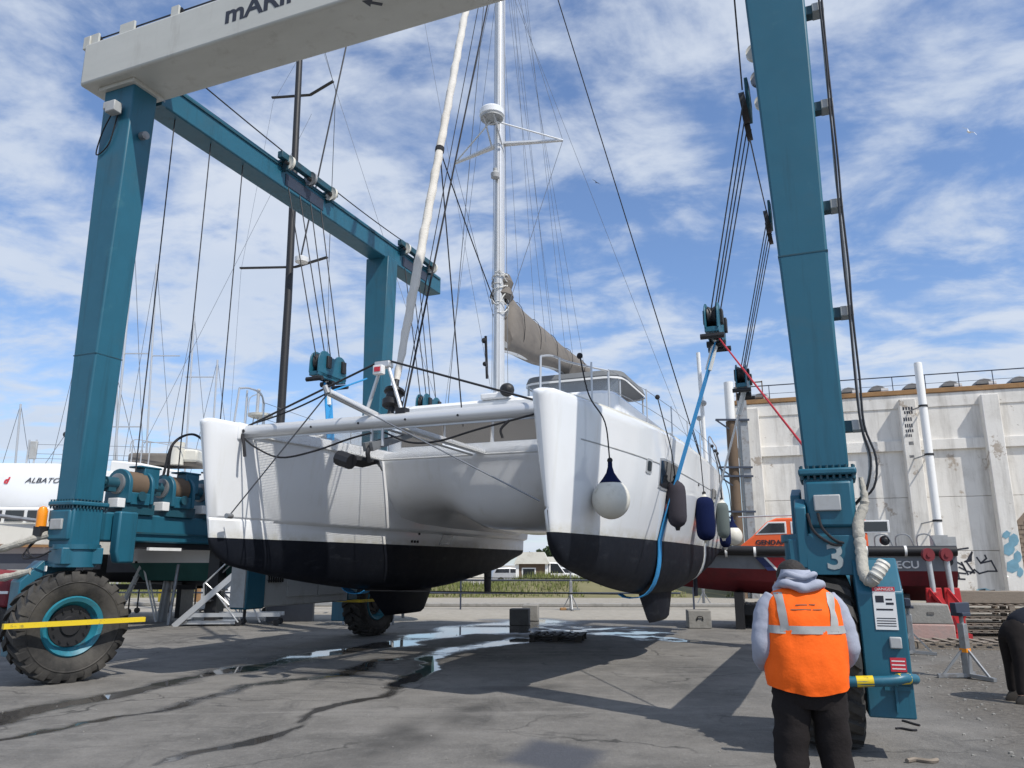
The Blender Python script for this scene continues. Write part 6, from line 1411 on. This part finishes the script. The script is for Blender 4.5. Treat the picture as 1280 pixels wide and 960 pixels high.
def house(u, Y, w, h, d, wallm, label, roof=M['offwhite']):
    q = at(u, 705, Y); rt = empty('house', (q.x, q.y, 0), R(random.uniform(-6,6)), label, 'building'); MB().b2(-w/2,w/2,0,d,0,h).build('wall', wallm, rt)
    MB().prism([(-w/2-.25,h),(w/2+.25,h),(w/2-.2,h+.9),(-w/2+.2,h+.9)], 'y', -.3, d+.3).build('roof', roof, rt)
    for k in range(max(1,int(w/2))): x = -w/2+.9+k*2; MB().b2(x-.45,x+.45,-.05,.02,h*.35,h*.78).build('window', M['glass'], rt); MB().b2(x-.55,x+.55,-.03,.01,h*.3,h*.83).build('window_frame', M['whitetext'], rt)
    for x in (-w/2, w/2): MB().b2(x-.12,x+.12,-.08,.1,0,h).build('corner_trim', M['whitetext'], rt)
house(665, 62, 2.3, 1.75, 3, M['rustpost'], 'small brown timber kiosk with white corner trims beyond the grass'); house(676, 95, 6, 1.7, 6, M['white'], 'long low white building behind the timber kiosk'); house(735, 105, 9, 2.6, 6, M['offwhite'], 'cream building with pale roof past the parked vans')
house(560, 100, 12, 3.2, 6, M['offwhite'], 'wide cream building hidden mostly behind the far hull'); house(330, 105, 14, 4, 7, M['white'], 'white hangar beyond the boats ashore')
def van(u, Y, L, label, m_, car=False):
    q = at(u, 705, Y); rt = empty('parked_car', (q.x, q.y, 0), R(random.uniform(-25,25)), label, 'vehicle', 'vehicles parked beyond the bank'); h = 1.45 if car else 1.9
    P = [(-L/2,.3),(L/2,.3),(L/2,.85),(L/2-.25,.95),(L*.22,1.0),(L*.06,h-.05),(-L*.1,h),(-L*.42,h-.03),(-L/2+.05,1.0)]
    MB().prism(P, 'y', -.85, .85).build('body', m_, rt, bevel=.08)
    MB().prism([(L*.19,1.0),(L*.05,h-.14),(-L*.1,h-.12),(-L*.1,1.0)], 'y', -.86, -.80).prism([(-L*.13,1.0),(-L*.13,h-.12),(-L*.40,h-.14),(-L*.44,1.0)], 'y', -.86, -.80).build('side_window', M['glass'], rt)
    for x in (-L*.31, L*.31):
        for s in (-1,1): MB().cyl((x,s*.7,.32),(x,s*.88,.32),.32,16).build('wheel', M['rubber'], rt)
    for s in (-1,1): MB().box((L/2,s*.6,.72),(.06,.3,.14)).build('headlight', M['glass'], rt)
van(688, 66, 4.4, 'white van parked beside the timber kiosk', M['white']); van(712, 70, 4.6, 'white car parked right of the white van', M['white'], True); van(722, 74, 4.2, 'dark grey car parked past the white car', M['hull_dark'], True); van(640, 70, 4.2, 'silver car parked left of the timber kiosk', M['alu'], True)
# ---------------------------------------------------------------- birds
def gull(u, v, Y, s, rz, roll, label, m_):
    q = at(u, v, Y); rt = empty('gull', q, rz, label, 'bird'); rt.rotation_euler = (roll, 0, rz)
    MB().lathe([(0,-.24),(.03,-.2),(.06,-.08),(.065,.02),(.045,.14),(.035,.18),(.015,.22),(0,.25)], (0,0,0), (1,0,0), 10).build('body', m_, rt)
    MB().loft([[(.10,0,.03),(-.06,0,.03),(-.05,0,.02),(.10,0,.015)],[(.14,.28,.13),(.0,.28,.13),(.0,.28,.12),(.14,.28,.12)],[(.02,.62,.06),(-.05,.60,.06),(-.05,.6,.055),(.02,.62,.055)]], closed=True, caps=True).loft([[(.10,0,.03),(-.06,0,.03),(-.05,0,.02),(.10,0,.015)],[(.14,-.28,.13),(.0,-.28,.13),(.0,-.28,.12),(.14,-.28,.12)],[(.02,-.62,.06),(-.05,-.60,.06),(-.05,-.6,.055),(.02,-.62,.055)]], closed=True, caps=True).build('wings', m_, rt)
    MB().add([(-.2,-.02,0),(-.2,.02,0),(-.34,.07,0),(-.34,-.07,0)], [(0,1,2,3)]).build('tail', m_, rt)
    rt.scale = (s,s,s)
gull(1211,165,45,1.0,R(35),R(50),'white gull gliding with spread wings above the warehouse',M['white']); gull(745,228,70,.8,R(80),R(40),'small dark bird far off in the sky beside the mast',M['black'])

# small things lying about
def stick(u0, v0, u1, v1, r, m_, name, label, cat):
    a, b = gnd(u0, v0), gnd(u1, v1); mid = (a+b)/2; P = [a-mid, (a-mid)*.3+Vector((0,.04,0)), (b-mid)*.4-Vector((0,.03,0)), b-mid]
    o = MB().tube([q+Vector((0,0,r)) for q in spline(P, 4)], r, 6).build(name, m_, loc=mid); tag(o, label, cat)
stick(1134,954,1172,953,.02,M['wood'],'wooden_stick','short pale stick lying on the gravel near the hoist wheel','stick')
stick(1128,902,1150,908,.012,M['black'],'hose_offcut','short piece of black hose lying on the gravel','hose')
stick(1120,912,1146,914,.012,M['rope'],'rope_offcut','frayed dark rope end lying beside the black hose piece','rope')
db = MB()
for i in range(260):
    a = random.uniform(-9,6); b = random.uniform(-5,10); p = GW(a,b,0); r = random.uniform(.004,.014)
    db.ball((p.x,p.y,r*.4), r, 5, 3, (1,.8,.6))
o = db.build('grit', M['concrete'], fix=False); tag(o, 'fine grit scattered over the concrete yard', 'grit', kind='stuff')
